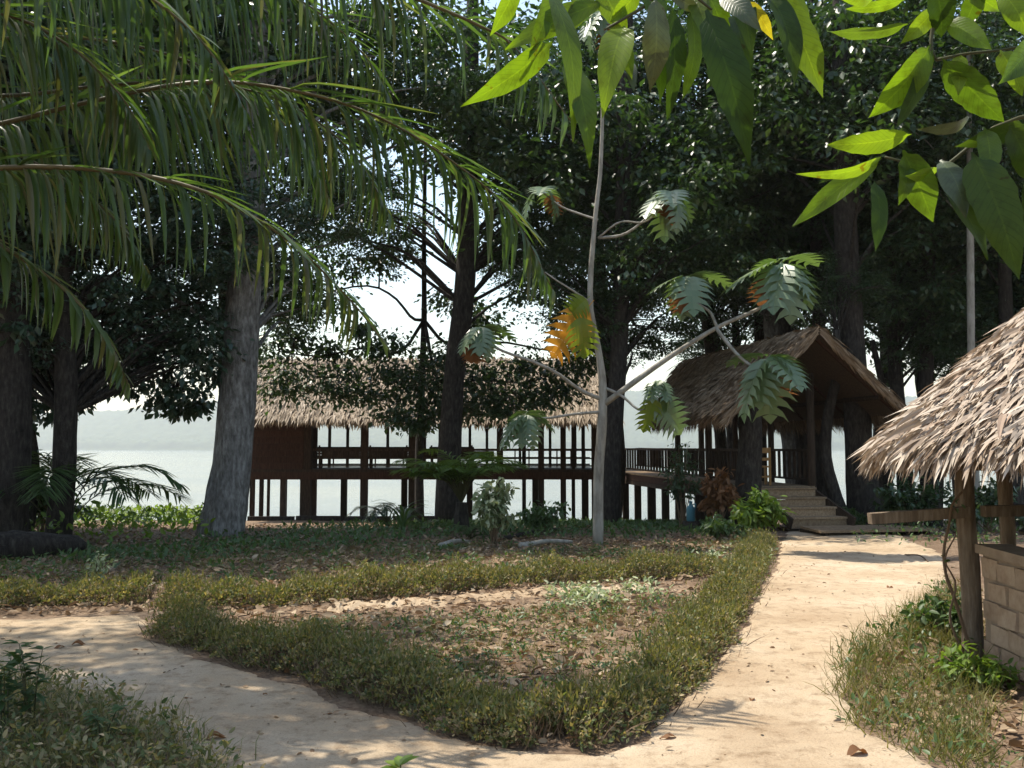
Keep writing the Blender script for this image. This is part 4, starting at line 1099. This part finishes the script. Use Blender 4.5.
def big_leaf(x0, y0, x1, y1, w, Y, mat, roll=.3, dY=0.0, sag=None, fold=None):
    sag = U(.02, .16) if sag is None else sag; fold = U(.2, .6) if fold is None else fold; dY = U(-.06, .06); roll = roll * U(.6, 1.6)
    """one long pointed leaf from its stalk end to its tip; roll turns the blade away from facing us"""
    a, b = tp(x0, y0, Y), tp(x1, y1, Y + dY)
    ax_ = b - a; L_ = np.linalg.norm(ax_); y = ax_ / L_
    view = norm((a + b) / 2 - np.array([0, 0, EYE]))
    x = norm(np.cross(y, -view)); z = np.cross(x, y)
    if z[2] < 0 and abs(roll) < .01: pass
    cr, sr = math.cos(roll), math.sin(roll)
    x, z = x * cr + z * sr, z * cr - x * sr
    W = .86 * w / FPX * Y / max(.35, abs(cr))
    n = 19; v, f = [], []
    ph = U(0, 6); jag = U(.0, .05); pw = U(.7, 1.0)
    for i in range(n):
        t = i / (n - 1)
        prof = (math.sin(math.pi * min(1, .02 + t * .98) ** pw) ** .85) if t < 1 else 0
        if t > .7: prof *= 1 - .25 * ((t - .7) / .3)
        hw = .5 * W * max(prof, .02) * (1 + jag * math.sin(37 * t + ph)) * (1 if t > .06 else .35)
        c = a + y * (t * L_) + z * (sag * L_ * math.sin(math.pi * t))
        for sx in (-1, -.5, 0, .5, 1):
            wave = .05 * W * math.sin(11 * t + ph + 2 * sx) * abs(sx)
            v.append(c + x * (sx * hw) + z * (abs(sx) * hw * fold - (.25 * hw * sx * sx) + wave))
    f = [(i * 5 + j, i * 5 + j + 1, i * 5 + j + 6, i * 5 + j + 5) for i in range(n - 1) for j in range(4)]
    me = npmesh('leaf', v, f, True)
    uvl = me.uv_layers.new(name='UVMap')
    for l in me.loops:
        uvl.data[l.index].uv = ((-1, -.5, 0, .5, 1)[l.vertex_index % 5], (l.vertex_index // 5) / (n - 1))
    put('leaf', me, mat, bt)
LM, MM, DM, GM, YM = M_mango_lime, M_mango_mid, M_mango_dark, M_mango_grey, M_mango_yellow
for a in [(552, 42, 460, 107, 30, 1.45, LM, .3), (606, 0, 505, 50, 30, 1.47, LM, -.3), (549, -12, 573, 142, 24, 1.42, MM, .5), (566, 60, 590, 168, 30, 1.43, MM, .3), (624, 26, 602, 118, 38, 1.45, LM, -.2),
          (600, -14, 628, 40, 30, 1.47, LM, .2), (655, -4, 650, 92, 33, 1.4, GM, .2), (672, 4, 667, 120, 24, 1.42, DM, .6), (690, 8, 682, 100, 20, 1.44, DM, .6), (706, 10, 750, 166, 46, 1.40, DM, .25),
          (722, -6, 762, 32, 26, 1.43, GM, .3), (776, -12, 823, 98, 36, 1.45, MM, .3), (764, -10, 794, 88, 26, 1.47, DM, .5), (748, 0, 773, 40, 15, 1.43, YM, .3), (668, -8, 702, 14, 16, 1.43, GM, .2),
          (628, 60, 634, 92, 14, 1.47, GM, .3), (733, 12, 747, 92, 22, 1.48, DM, .5), (640, -10, 610, 22, 22, 1.46, LM, .3), (520, -20, 490, 36, 22, 1.5, LM, .4), (700, -20, 730, 60, 26, 1.5, MM, .4),
          (912, 134, 827, 145, 27, 1.6, LM, .3), (884, 155, 796, 174, 13, 1.6, LM, .6), (882, 158, 792, 227, 25, 1.6, LM, -.3), (903, 150, 933, 222, 38, 1.58, MM, .25), (874, 180, 875, 252, 19, 1.6, DM, .4),
          (931, 44, 868, 118, 36, 1.58, LM, .3), (930, 58, 896, 128, 20, 1.6, DM, .6), (908, 24, 827, 31, 15, 1.62, MM, .7), (905, 0, 845, 9, 14, 1.62, LM, .6), (942, 58, 1004, 122, 40, 1.57, MM, -.3), (948, 20, 992, 50, 26, 1.6, LM, .3),
          (936, -14, 941, 38, 32, 1.57, DM, .3), (972, 152, 1019, 280, 50, 1.55, DM, .25), (940, 160, 966, 218, 30, 1.6, GM, .4), (936, 178, 988, 260, 20, 1.6, DM, .5), (970, 117, 916, 129, 14, 1.6, GM, .5),
          (1026, 124, 954, 147, 22, 1.58, DM, .5), (1040, 36, 998, 84, 32, 1.55, MM, .4), (1045, 140, 1022, 236, 40, 1.55, DM, .3), (1000, -10, 1030, 40, 30, 1.58, LM, .3), (880, -12, 838, -2, 18, 1.6, LM, .4), (960, -14, 1000, 12, 22, 1.6, LM, .3),
          (560, -20, 528, 60, 24, 1.48, LM, .3), (588, -16, 560, 40, 26, 1.5, MM, .4), (612, 20, 632, 80, 22, 1.46, LM, .3), (640, -18, 668, 40, 24, 1.48, MM, .3), (690, -16, 712, 48, 24, 1.46, MM, .4), (735, -14, 752, 60, 26, 1.47, DM, .3), (790, -16, 806, 50, 24, 1.49, MM, .3), (655, 40, 660, 104, 16, 1.47, DM, .5),
          (933, 50, 905, 92, 22, 1.59, MM, .4), (960, 54, 958, 96, 20, 1.6, LM, .4), (905, 160, 898, 206, 20, 1.6, MM, .4), (938, 170, 905, 176, 14, 1.61, LM, .5), (985, 128, 990, 180, 26, 1.58, MM, .4), (1000, 50, 1022, 96, 26, 1.58, LM, .3), (934, 10, 900, 44, 22, 1.6, LM, .4), (980, -12, 962, 30, 24, 1.6, MM, .3), (1010, 125, 1036, 190, 34, 1.56, DM, .3)]:
    big_leaf(*a)

# ---------------------------------------------------------------- clipped hedges round the bed
def hedge(label, pix, width, height, per_m, size, seed_gap=.0, name='hedge', mat=None):
    G = np.array([gpt(*p) for p in pix])
    c = curve(G, 60)
    sl = np.concatenate([[0], np.cumsum(np.linalg.norm(np.diff(c[:, :2], axis=0), axis=1))])
    L_ = sl[-1]; mid = c[30]
    h = thing(name, label, 'hedge', (mid[0], mid[1], float(zg(mid[0], mid[1]))))
    def along(n):
        s = U(0, L_, n)
        P = np.stack([np.interp(s, sl, c[:, k]) for k in range(3)], 1)
        P2 = np.stack([np.interp(s + .05, sl, c[:, k]) for k in range(3)], 1)
        t = P2 - P; t[-1] = t[-1] + 1e-5; t = norm(t + 1e-9); sd = np.stack([-t[:, 1], t[:, 0], 0 * s], 1)
        k = .80 + .20 * np.sin(s * 3.1 + 1.7 * np.sin(s * 1.3)) + .13 * np.sin(s * 9.7) + .10 * np.sin(s * 23.0 + 2 * np.sin(s * 7))
        return P, sd, k, s
    # twiggy stems, from the soil up and outwards
    ns = int(L_ * 320)
    P, sd, k, s = along(ns)
    o = rng.normal(0, .26, ns) * width
    base = P + sd * o[:, None]; base[:, 2] = zg(base[:, 0], base[:, 1]) - .01
    D = norm(sd * (o / width * 1.1)[:, None] + rng.normal(0, .35, (ns, 3)) * [1, 1, 0] + Zv)
    hh = height * k * U(.5, 1.2, ns)
    put('stems', npmesh('stems', *inst(*BLADE, base, frames(D, rng.normal(0, 1, (ns, 3))), np.stack([np.full(ns, .008), hh, hh], 1))), M_hedge_dry, h, kind='stuff')
    # leaves: thick outer skin, thinner inside
    n = int(L_ * per_m)
    P, sd, k, s = along(n)
    a = U(-.25, math.pi + .25, n); rr = U(.25, 1.0, n) ** .45
    bulge = 1 + .20 * np.sin(s * 5 + a * 2) + .18 * np.sin(s * 17 + a * 5) + .14 * np.sin(s * 41 + a * 9)
    off = np.cos(a) * width * .5 * rr * bulge * (.8 + .2 * k); zz = (.16 + .84 * np.clip(np.sin(a), 0, 1) * rr) * height * k * bulge
    Q = P + sd * off[:, None]; Q[:, 2] = zg(Q[:, 0], Q[:, 1]) + zz
    D = norm(sd * np.cos(a)[:, None] * .6 + Zv * (np.sin(a) * .8 + .35)[:, None] + rng.normal(0, .7, (n, 3)))
    put('foliage', npmesh('foliage', *inst(*LEAF2, Q, frames(D, rng.normal(0, 1, (n, 3)) + Zv * .6), U(size * .55, size * 1.3, n))), mat or M_hedge, h, kind='stuff')
    # loose sprigs standing above the top
    n = int(L_ * per_m * .14)
    P, sd, k, s = along(n)
    Q = P + sd * (rng.normal(0, .28, n) * width)[:, None]; Q[:, 2] = zg(Q[:, 0], Q[:, 1]) + height * k * U(.75, 1.18, n)
    put('sprigs', npmesh('sprigs', *inst(*BLADE, Q, frames(norm(Zv + rng.normal(0, .45, (n, 3))), rng.normal(0, 1, (n, 3))), np.stack([np.full(n, size * .3), U(1, 2.2, n) * size, U(1, 2.2, n) * size], 1))), M_grass, h, kind='stuff')
    return h
hedge('low olive hedge along the near edge of the bed beside the left path', [(172, 632), (230, 650), (330, 676), (430, 710), (500, 732), (548, 742)], .46, .27, 5200, .032)
hedge('low olive hedge running from the bed corner up beside the sandy right path', [(560, 742), (600, 730), (648, 700), (690, 655), (722, 610), (742, 580), (756, 556), (762, 545)], .46, .25, 4200, .035)
hedge('low sunlit hedge row crossing the middle of the bed', [(165, 606), (260, 604), (360, 597), (460, 588), (560, 581), (650, 578), (712, 573)], .60, .26, 3400, .040)
hedge('low hedge strip behind the left path at the picture edge', [(-60, 606), (20, 604), (90, 602), (150, 600)], .55, .25, 2600, .042)

G = curve([gpt(*p) for p in [(330, 609), (380, 605), (430, 602), (520, 595), (600, 591), (650, 588)]], 90)
bv, bf_ = [], []
for i, c in enumerate(G):
    for j, (o, h) in enumerate([(-.30, -.03), (-.18, .004), (-.06, .02), (.06, .04), (.2, .02), (.32, -.03)]):
        w = 1 + .35 * math.sin(i * .9) + .25 * math.sin(i * 2.3)
        y = c[1] + o * (1 + .2 * math.sin(i * 1.7 + j)); x = c[0] + U(-.02, .02)
        bv.append((x, y, float(zg(x, y)) + h * w * (1 if h > 0 else .6) + U(-.008, .008)))
bf_ = [(i * 6 + j, (i + 1) * 6 + j, (i + 1) * 6 + j + 1, i * 6 + j + 1) for i in range(89) for j in range(5)]
put('sand_ridge', npmesh('sand_ridge', bv, bf_, True), bpy.data.materials['sandy_path'], kind='structure')

# ---------------------------------------------------------------- fallen leaves and small weeds, uncountable
def scatter(n, x, y, keep=None):
    P = np.stack([U(*x, n), U(*y, n)], 1)
    if keep is not None: P = P[keep(P)]
    return np.column_stack([P, zg(P[:, 0], P[:, 1])])
patch = lambda P, f=1.0: .5 + .5 * np.sin(P[:, 0] * 1.9 * f + 2 * np.sin(P[:, 1] * .9 * f)) * np.sin(P[:, 1] * 1.6 * f + 1.2 * np.sin(P[:, 0] * 1.1 * f))
bed = lambda P: (on_path(P) < -.08)
P = np.vstack([scatter(42000, (-10, 5.6), (5, 18), bed), scatter(9000, (-16, 10), (17, 26), bed)])
n = len(P); a = U(0, 6.28, n)
D = np.stack([np.cos(a), np.sin(a), rng.normal(.05, .3, n)], 1)
P[:, 2] += U(.005, .05, n)
S = .035 + .11 * U(0, 1, n) ** 2.2
put('leaf_litter', npmesh('leaf_litter', *inst(*LEAF4, P, frames(D, Zv + .6 * rng.normal(0, 1, (n, 3))), S)), M_litter, kind='stuff')
bpy.data.objects['leaf_litter']['label'] = 'brown and tan fallen leaves covering the planted bed'
# specks blown on to the path
P = scatter(9000, (-6, 6), (3, 19), lambda P: (on_path(P) > .05) & (rng.random(len(P)) < np.exp(-on_path(P) * 1.3) + .07))
n = len(P); a = U(0, 6.28, n); P[:, 2] += .022
put('path_litter', npmesh('path_litter', *inst(*LEAF4, P, frames(np.stack([np.cos(a), np.sin(a), rng.normal(.08, .2, n)], 1), Zv + .5 * rng.normal(0, 1, (n, 3))), U(.012, .075, n) * U(.25, 1, n) ** 1.5)), M_litter, kind='stuff')
bpy.data.objects['path_litter']['label'] = 'scattered leaf scraps and crumbs lying on the sand'

def tufts(name, label, P, h, w, mat, per=14, spread=.05, lean=.55):
    C = np.repeat(P, per, 0); n = len(C)
    B = C + rng.normal(0, spread, (n, 3)) * [1, 1, 0]
    B[:, 2] = zg(B[:, 0], B[:, 1]) - .005
    D = norm(Zv + rng.normal(0, lean, (n, 3)) * [1, 1, .3])
    L_ = U(h * .4, h * 1.2, n)
    o = put(name, npmesh(name, *inst(*BLADE, B, frames(D, rng.normal(0, 1, (n, 3))), np.stack([U(w * .6, w * 1.3, n), L_, L_], 1))), mat, kind='stuff')
    o['label'] = label
def weeds(name, label, P, r, size, mat, per=12, h=.10):
    C = np.repeat(P, per, 0); n = len(C)
    O = rng.normal(0, .45, (n, 3)) * r
    B = C + O * [1, 1, 0]; B[:, 2] = zg(B[:, 0], B[:, 1]) + U(.01, h, n)
    D = norm(O * [1, 1, 0] + rng.normal(0, .03, (n, 3)) + Zv * .03)
    o = put(name, npmesh(name, *inst(*LEAF4, B, frames(D, Zv + .45 * rng.normal(0, 1, (n, 3))), U(size * .6, size * 1.3, n))), mat, kind='stuff')
    o['label'] = label
poly = lambda pix: np.array([gpt(*p)[:2] for p in pix])
def in_poly(n, pix, soft=.15):
    pl = poly(pix); lo, hi = pl.min(0) - soft, pl.max(0) + soft
    P = np.stack([U(lo[0], hi[0], n), U(lo[1], hi[1], n)], 1)
    d = sdist(P, pl); P = P[d > -soft * rng.random(len(P))]
    return np.column_stack([P, zg(P[:, 0], P[:, 1])])
RIGHT_BED = [(850, 672), (868, 648), (910, 622), (948, 590), (960, 600), (972, 650), (984, 690), (980, 740), (985, 790), (950, 764), (890, 738), (855, 705)]
LEFT_BED = [(-120, 676), (0, 684), (90, 706), (150, 730), (205, 770), (260, 830), (60, 860), (-160, 800)]
tufts('dry_grass', 'dry olive grass clump between the sandy path and the hut post', in_poly(1500, RIGHT_BED), .24, .007, M_grass, 14, .07, .6)
weeds('low_weeds', 'small green weeds among the grass beside the hut', in_poly(320, RIGHT_BED), .10, .05, M_weed, 12, .16)
tufts('lawn_grass', 'rough green grass in the near left corner', in_poly(1100, LEFT_BED), .20, .006, M_hedge, 14, .06, .55)
weeds('corner_weeds', 'low leafy weeds in the near left corner', in_poly(900, LEFT_BED), .10, .045, M_hedge, 16, .18)
BED_IN = [(300, 625), (420, 618), (560, 610), (690, 600), (725, 590), (700, 640), (650, 690), (590, 725), (540, 730), (430, 690), (330, 660)]
tufts('bed_grass', 'thin grass tufts growing through the fallen leaves', in_poly(1300, BED_IN), .11, .006, M_grass, 12, .06, .6)
weeds('bed_weeds', 'small green weeds dotted over the bed', in_poly(620, BED_IN), .10, .045, M_weed, 11, .08)
weeds('blue_green_weeds', 'pale bluish weeds near the right end of the hedge row', np.vstack([in_poly(70, [(560, 596), (640, 592), (660, 604), (570, 612)]), in_poly(90, [(700, 560), (760, 545), (775, 560), (730, 582)])]), .12, .07, M_pale, 14, .16)
BACK_BED = [(-40, 560), (100, 552), (300, 545), (460, 545), (560, 548), (700, 545), (760, 535), (770, 552), (700, 566), (560, 572), (300, 590), (-40, 592)]
tufts('back_grass', 'sparse grass behind the hedge row', in_poly(1500, BACK_BED), .15, .009, M_grass, 10, .08, .6)
weeds('back_weeds', 'low weeds scattered at the back of the bed', in_poly(650, BACK_BED), .14, .075, M_weed, 12, .10)
# bright ground cover along the top of the bank
GC1 = [(40, 548), (60, 522), (120, 514), (205, 514), (215, 535), (150, 548)]
def cover(name, label, pix, n, h, mat, size):
    P = in_poly(n, pix, .6); k = len(P)
    hh = h * (.55 + .45 * patch(P, 1.4))
    Q = P.copy(); Q[:, 2] = zg(P[:, 0], P[:, 1]) + hh * np.sqrt(U(0, 1, k))
    D = norm(rng.normal(0, .6, (k, 3)) + Zv * .2)
    o = put(name, npmesh(name, *inst(*LEAF4, Q, frames(D, Zv + .45 * rng.normal(0, 1, (k, 3))), U(size * .6, size * 1.3, k))), mat, kind='stuff')
    o['label'] = label
cover('bank_cover', 'bright green creeping plants along the top of the left bank', GC1, 52000, .6, M_lush, .15)
cover('dark_cover', 'dark green creeper between the thick trunk and the pavilion stilts', [(60, 556), (180, 548), (300, 532), (460, 525), (560, 522), (720, 524), (720, 536), (600, 540), (430, 540), (330, 548), (200, 562), (80, 566)], 26000, .17, M_weed, .11)
cover('verge_cover', 'low green plants between the landing and the hut beam', [(880, 545), (885, 530), (940, 526), (990, 520), (1010, 545), (960, 556), (925, 548)], 7000, .30, M_weed, .09)
cover('bank_plants', 'tangled green plants on the bank behind the hut', [(880, 520), (960, 515), (1080, 515), (1080, 524), (960, 525)], 9000, .7, M_weed, .14)

# ---------------------------------------------------------------- single shrubs and plants
def shrub(name, label, px, py, h, r, stems, per, size, mat, tmpl=LEAF4, category='shrub', flat=.7, droop=.2, stem_r=.012, pos=None, smat=None):
    g = gpt(px, py) if pos is None else np.array(pos, float)
    s = thing(name, label, category, g)
    m = MB(); cs = []
    for k in range(stems):
        a, q = U(0, 6.28), math.sqrt(U(0, 1))
        tip = g + np.array([math.cos(a) * r * q, math.sin(a) * r * q, h * U(.45, 1.0) * (1 - .35 * q * q)])
        mid = g + (tip - g) * .5 + np.array([0, 0, .12 * h])
        b = g + np.array([U(-.06, .06), U(-.06, .06), -.02])
        cc = curve([b, mid, tip], 7)
        m.tube(cc, np.linspace(stem_r, stem_r * .35, 7), 4, cap=False)
        cs += [cc[6], cc[5], cc[4], cc[3]]
    m.put('stem', smat or M_hedge_dry, s)
    V, F = blob_leaves(np.array(cs), np.full(len(cs), r * .30), per, size, flat, droop, tmpl)
    V[:, 2] = np.maximum(V[:, 2], g[2] + .01)
    put('foliage', npmesh('foliage', V, F), mat, s)
    return s
shrub('shrub', 'lush bright green shrub at the left foot of the stairs', 756, 538, .95, .62, 16, 16, .17, M_lush)
shrub('shrub', 'tall shrub with cream variegated leaves near the palm clump', 494, 546, 1.45, .36, 18, 18, .14, M_pale)
shrub('shrub', 'dark green bush low beside the dead leaf tangle', 722, 541, .55, .45, 10, 14, .12, M_weed)
shrub('shrub', 'dead brown leaf tangle draped over the boardwalk railing', 0, 0, 1.55, .38, 14, 12, .17, M_bread_dead, pos=(4.62, 20.2, float(zg(4.62, 20.2))))
shrub('shrub', 'climbing plant with small leaves on the boardwalk balusters', 0, 0, 2.2, .42, 12, 14, .11, M_canopy, pos=(3.95, 21.0, float(zg(3.95, 21))))
shrub('shrub', 'small leafy bush between two boardwalk stilts behind the variegated shrub', 0, 0, .75, .55, 9, 14, .14, M_weed, pos=(X_of(548, 19.5), 19.5, float(zg(.8, 19.5))))
shrub('shrub', 'small pale spotted plant among the leaves near the left trunk', 96, 585, .45, .18, 8, 6, .07, M_pale)
shrub('shrub', 'dark rounded bush under the hut eave beside the beam', 0, 0, 1.3, .8, 14, 22, .17, M_canopy, pos=(X_of(905, 20.5), 20.5, float(zg(9, 20.5))))
shrub('shrub', 'dark bush behind the hut post near the bank', 0, 0, 1.2, .9, 14, 22, .17, M_canopy, pos=(X_of(985, 19.5), 19.5, float(zg(10, 19.5))))
shrub('shrub', 'small green bush at the foot of the leaning stair trunk', 0, 0, .6, .5, 10, 14, .13, M_weed, pos=(X_of(842, 20.9), 20.9, float(zg(7.7, 20.9))))
shrub('shrub', 'broad leaved climber sprawling at the base of the hut post', 948, 640, .42, .28, 12, 9, .085, M_weed)
shrub('shrub', 'green leafy weed below the brick wall of the hut', 978, 690, .30, .26, 12, 9, .08, M_lush)
shrub('shrub', 'leafy undergrowth bush by the leftmost trunk', 0, 0, 1.5, .9, 14, 20, .2, M_weed, pos=(X_of(45, 19), 19, float(zg(-9.9, 19))))

def tall_weed(label, px, py, h, n, size):
    g = gpt(px, py)
    s = thing('tall_weed', label, 'weed', g)
    m = MB(); pr = []
    for k in range(n):
        a = U(0, 6.28); tip = g + np.array([math.cos(a) * .12, math.sin(a) * .12, h * U(.75, 1)])
        c = curve([g + [U(-.05, .05), U(-.05, .05), -.02], (g + tip) / 2 + [0, 0, .03], tip], 10)
        m.tube(c, np.linspace(.006, .002, 10), 4)
        idx = np.repeat(np.arange(3, 10), 3); j = len(idx)
        D = norm(rng.normal(0, 1, (j, 3)) * [1, 1, .25])
        pr.append(inst(*LEAF4, c[idx], frames(D, Zv), U(size * .6, size * 1.2, j)))
    m.put('stem', M_twig, s)
    put('foliage', npmesh('foliage', *cat(pr)), M_weed, s)
tall_weed('upright dark weed with narrow leaves in the near left corner', 30, 735, .60, 4, .10)
tall_weed('shorter leaning weed at the picture edge beside the upright weed', 4, 740, .55, 4, .09)
tall_weed('small weed sprig at the grass edge of the left path', 105, 748, .25, 3, .06)

# sprout at the bottom edge
g = gpt(400, 792)
sp = thing('sprout', 'bright green sprout poking up at the bottom edge of the sand', 'plant', g)
MB().tube(curve([g + [0, 0, -.02], g + [.01, 0, .06], g + [0, 0, .13]], 6), np.linspace(.005, .003, 6), 5).put('stem', M_twig, sp)
for k in range(8):
    a = k * .8 + .2; D = np.array([math.cos(a), math.sin(a), .45 - .05 * k])
    me = npmesh('leaf', np.array(LEAF4[0]) * [1.3, 1, 1], LEAF4[1])
    put('leaf', me, M_lush, sp, mat4(g + [0, 0, .13 - .006 * k], frames(D[None])[0], (.10, .10, .10)))

def rosette(name, label, pos, n, ln, width, mat, pinnate=True, cat_='palm', rise=(.5, 1.3), droop=1.0):
    pos = np.array(pos, float)
    r = thing(name, label, cat_, pos)
    for k in range(n):
        a = k * 2.4 + U(-.2, .2); e = U(*rise); L_ = ln * U(.75, 1.1)
        d = np.array([math.cos(a), math.sin(a), 0])
        c = curve([pos + [0, 0, .02], pos + d * L_ * .35 * math.cos(e) + Zv * L_ * .5 * math.sin(e), pos + d * L_ * .8 * math.cos(e * .8) + Zv * L_ * (.72 - .1 * droop) * math.sin(e), pos + d * L_ * 1.05 * math.cos(e * .7) + Zv * L_ * (.75 - .28 * droop) * math.sin(e)], 16)
        T = norm(np.gradient(c, axis=0))
        if pinnate:
            m = MB().tube(c, np.linspace(.018, .004, 16), 4)
            fr = m.put('frond', M_twig, r)
            idx = np.repeat(np.arange(4, 16), 4); j = len(idx)
            sd = norm(np.cross(T[idx], Zv)) * np.where(np.arange(j) % 2, 1, -1)[:, None]
            D = norm(sd * U(.7, 1, j)[:, None] + T[idx] * .8 + Zv * U(-.1, .25, j)[:, None])
            u = idx / 16; ll = ln * .32 * np.sin(np.pi * np.clip(.15 + .8 * u, 0, 1)) ** .6 * U(.85, 1.1, j)
            put('leaflets', npmesh('leaflets', *inst(*LFT[1], c[idx] + T[idx] * U(0, .06, j)[:, None] * ln, frames(D), np.stack([np.full(j, width), ll, ll], 1))), mat, fr, kind='stuff')
        else:
            x = norm(np.cross(T, Zv)); w = width * np.sin(np.pi * np.linspace(.12, 1, 16)) ** .6
            v = np.concatenate([c - x * w[:, None], c + Zv * -.006, c + x * w[:, None]])
            f = np.array([(j * 16 + i, j * 16 + i + 1, (j + 1) * 16 + i + 1, (j + 1) * 16 + i) for i in range(15) for j in range(2)])
            put('blade', npmesh('blade', v, f), mat, r)
    return r
fp = lambda px, Y, dz_=0: (X_of(px, Y), Y, float(zg(X_of(px, Y), Y)) + dz_)
p = fp(462, 20.5)
rosette('young_palm', 'bushy young palm with fine green fronds before the dark tall trunk', (p[0], p[1], p[2] + .6), 34, 1.6, .035, M_lush, rise=(.7, 1.5), droop=.15)
MB().tube([(p[0], p[1], p[2] - .1), (p[0], p[1], p[2] + .3), (p[0], p[1], p[2] + .62)], [.2, .17, .12], 10, .06).put('trunk', M_bark, bpy.data.objects['young_palm'])
rosette('young_palm', 'young palm with arching dark fronds at the foot of the slim left trunk', fp(64, 17.3, .15), 12, 2.5, .04, M_weed, rise=(.6, 1.35))
rosette('yucca', 'spiky rosette of stiff narrow leaves in front of the pavilion stilts', fp(404, 19.5), 16, 1.0, .03, M_weed, False, 'plant', (.4, 1.45), .3)
rosette('young_palm', 'small feathery palm seedling right of the second pavilion post', fp(388, 21.5), 8, 1.0, .025, M_canopy2, rise=(.6, 1.3))
rosette('fern', 'low fern clump under the variegated shrub by the stilts', fp(470, 18.0), 9, .55, .02, M_weed, rise=(.4, 1.2))

# fallen log at the left edge
a, b = gpt(-20, 562), gpt(86, 556)
lg = put('fallen_log', MB().tube(curve([a + [0, 0, .2], (a + b) / 2 + [0, .05, .2], b + [0, 0, .17]], 12), np.interp(np.linspace(0, 1, 12), [0, .75, .92, 1], [.25, .19, .13, .05]), 14, .07).mesh('fallen_log', True), M_bark)
meta(lg, 'thick dark fallen log lying behind the slim left trunk', 'log')
# mounds of roots and timber under the shrub
for k, (p0, p1, r, lab) in enumerate([((505, 541), (560, 531), .05, 'grey fallen branch angled beside the variegated shrub'), ((520, 549), (572, 545), .06, 'short pale rotting branch lying in front of the grey fallen branch'), ((440, 549), (470, 545), .06, 'stub of rotting wood on the leaves below the young palm')]):
    a, b = gpt(*p0), gpt(*p1)
    o = put('branch', MB().tube(curve([a + [0, 0, r * .8], (a + b) / 2 + [0, .05, r * 1.6], b + [0, 0, r]], 9), np.linspace(r, r * .5, 9), 7, .08).mesh('branch', True), M_bark if k == 0 else M_bark_pale)
    meta(o, lab, 'branch')
# vine twisting up the hut post
g = gpt(962, 652)
vn = thing('vine', 'thin twisted vine climbing the front post of the hut', 'vine', (3.56, 7.16, 0))
m = MB()
m.tube(curve([(3.60, 7.14, -.02), tp(955, 600, 7.15), tp(946, 575, 7.14), tp(944, 550, 7.14), tp(949, 525, 7.12), tp(952, 505, 7.1), tp(962, 492, 7.1)], 18), np.linspace(.016, .009, 18), 6, .08)
m.tube(curve([(3.55, 7.14, .0), tp(950, 620, 7.12), tp(956, 585, 7.12), tp(945, 560, 7.12), tp(956, 535, 7.12)], 14), np.linspace(.011, .006, 14), 5, .08)
m.put('stem', M_hedge_dry, vn)
cs = np.array([tp(946, 560, 7.12), tp(950, 520, 7.1), tp(955, 498, 7.1), tp(938, 596, 7.12), tp(958, 508, 7.08)])
put('foliage', npmesh('foliage', *blob_leaves(cs, np.full(len(cs), .06), 6, .05, 1, .2, LEAF4)), M_weed, vn)

# things lying on the sand that show singly
def dead(label, px, py, ln, az, curl=.3, w=1.0, name='fallen_leaf'):
    g = gpt(px, py)
    n = 7; v, f = [], []
    for i in range(n):
        t = i / (n - 1); hw = .26 * w * math.sin(math.pi * min(.98, .06 + .94 * t)) ** .8
        for sx in (-1, 0, 1):
            v.append((sx * hw, t - .5, curl * (.25 * abs(sx) * (hw / .26) + .18 * math.cos(6 * t + px)) + .06))
    f = [(i * 3 + j, i * 3 + j + 1, i * 3 + j + 4, i * 3 + j + 3) for i in range(n - 1) for j in range(2)]
    D = np.array([math.cos(az), math.sin(az), 0])
    o = put(name, npmesh(name, v, f), M_bread_dead, None, mat4(g + [0, 0, .012], frames(D[None])[0], (ln, ln, ln)))
    meta(o, label, 'leaf', 'fallen leaves on the path')
dead('curled dark brown leaf on the far part of the left path', 80, 647, .13, .2, .7)
dead('small brown leaf on the left path close to the tall weed', 59, 650, .10, 1.0, .5)
dead('brown dried leaf lying mid way along the left path', 137, 652, .07, .4, .4)
dead('dark leaf at the lower left path near the grass corner', 218, 741, .13, .5, .6)
dead('tiny brown leaf on the left path before the near hedge', 265, 697, .06, 2.0, .4)
dead('small leaf scrap in the middle of the left path', 328, 717, .06, .3, .4)
dead('leaf flake on the left path beside the near hedge foot', 188, 701, .06, .1, .4)
dead('brown leaf on the right path near the hedge corner', 668, 741, .10, .2, .5)
dead('small leaf on the right path half way up', 752, 702, .07, 1.1, .5)
dead('dark leaf on the bright sand near the right grass', 890, 589, .11, .6, .5)
dead('tan curled leaf at the lower edge of the right grass', 858, 757, .14, .4, .6)
dead('leaf lying on the sand beside the hedge bend', 690, 690, .09, .7, .5)
g0, g1 = gpt(905, 556), gpt(928, 563)
meta(put('twig', MB().tube(curve([g0 + [0, 0, .02], (g0 + g1) / 2 + [.1, .1, .05], g1 + [0, 0, .02]], 8), .012, 5).mesh('twig'), M_hedge_dry), 'thin dead twig on the sand near the landing', 'twig')
g0, g1 = gpt(572, 727), gpt(604, 748)
meta(put('twig', MB().tube(curve([g0 + [0, 0, .03], (g0 + g1) / 2 + [.03, 0, .03], g1 + [0, 0, .022]], 8), .008, 5).mesh('twig'), M_hedge_dry), 'dead twig sticking out of the hedge corner on to the path', 'twig')

# ---------------------------------------------------------------- air over the lake
hm, N, L, out = newmat('haze')
pv = N('ShaderNodeVolumePrincipled', Density=.00015, Anisotropy=.25)
pv.inputs['Color'].default_value = (.93, .96, 1.0, 1)
L(pv.outputs[0], out.inputs['Volume'])
haze = put('haze', MB().box((0, 1975, 105), (7700, 4060, 222)).mesh('haze'), hm, kind='stuff')
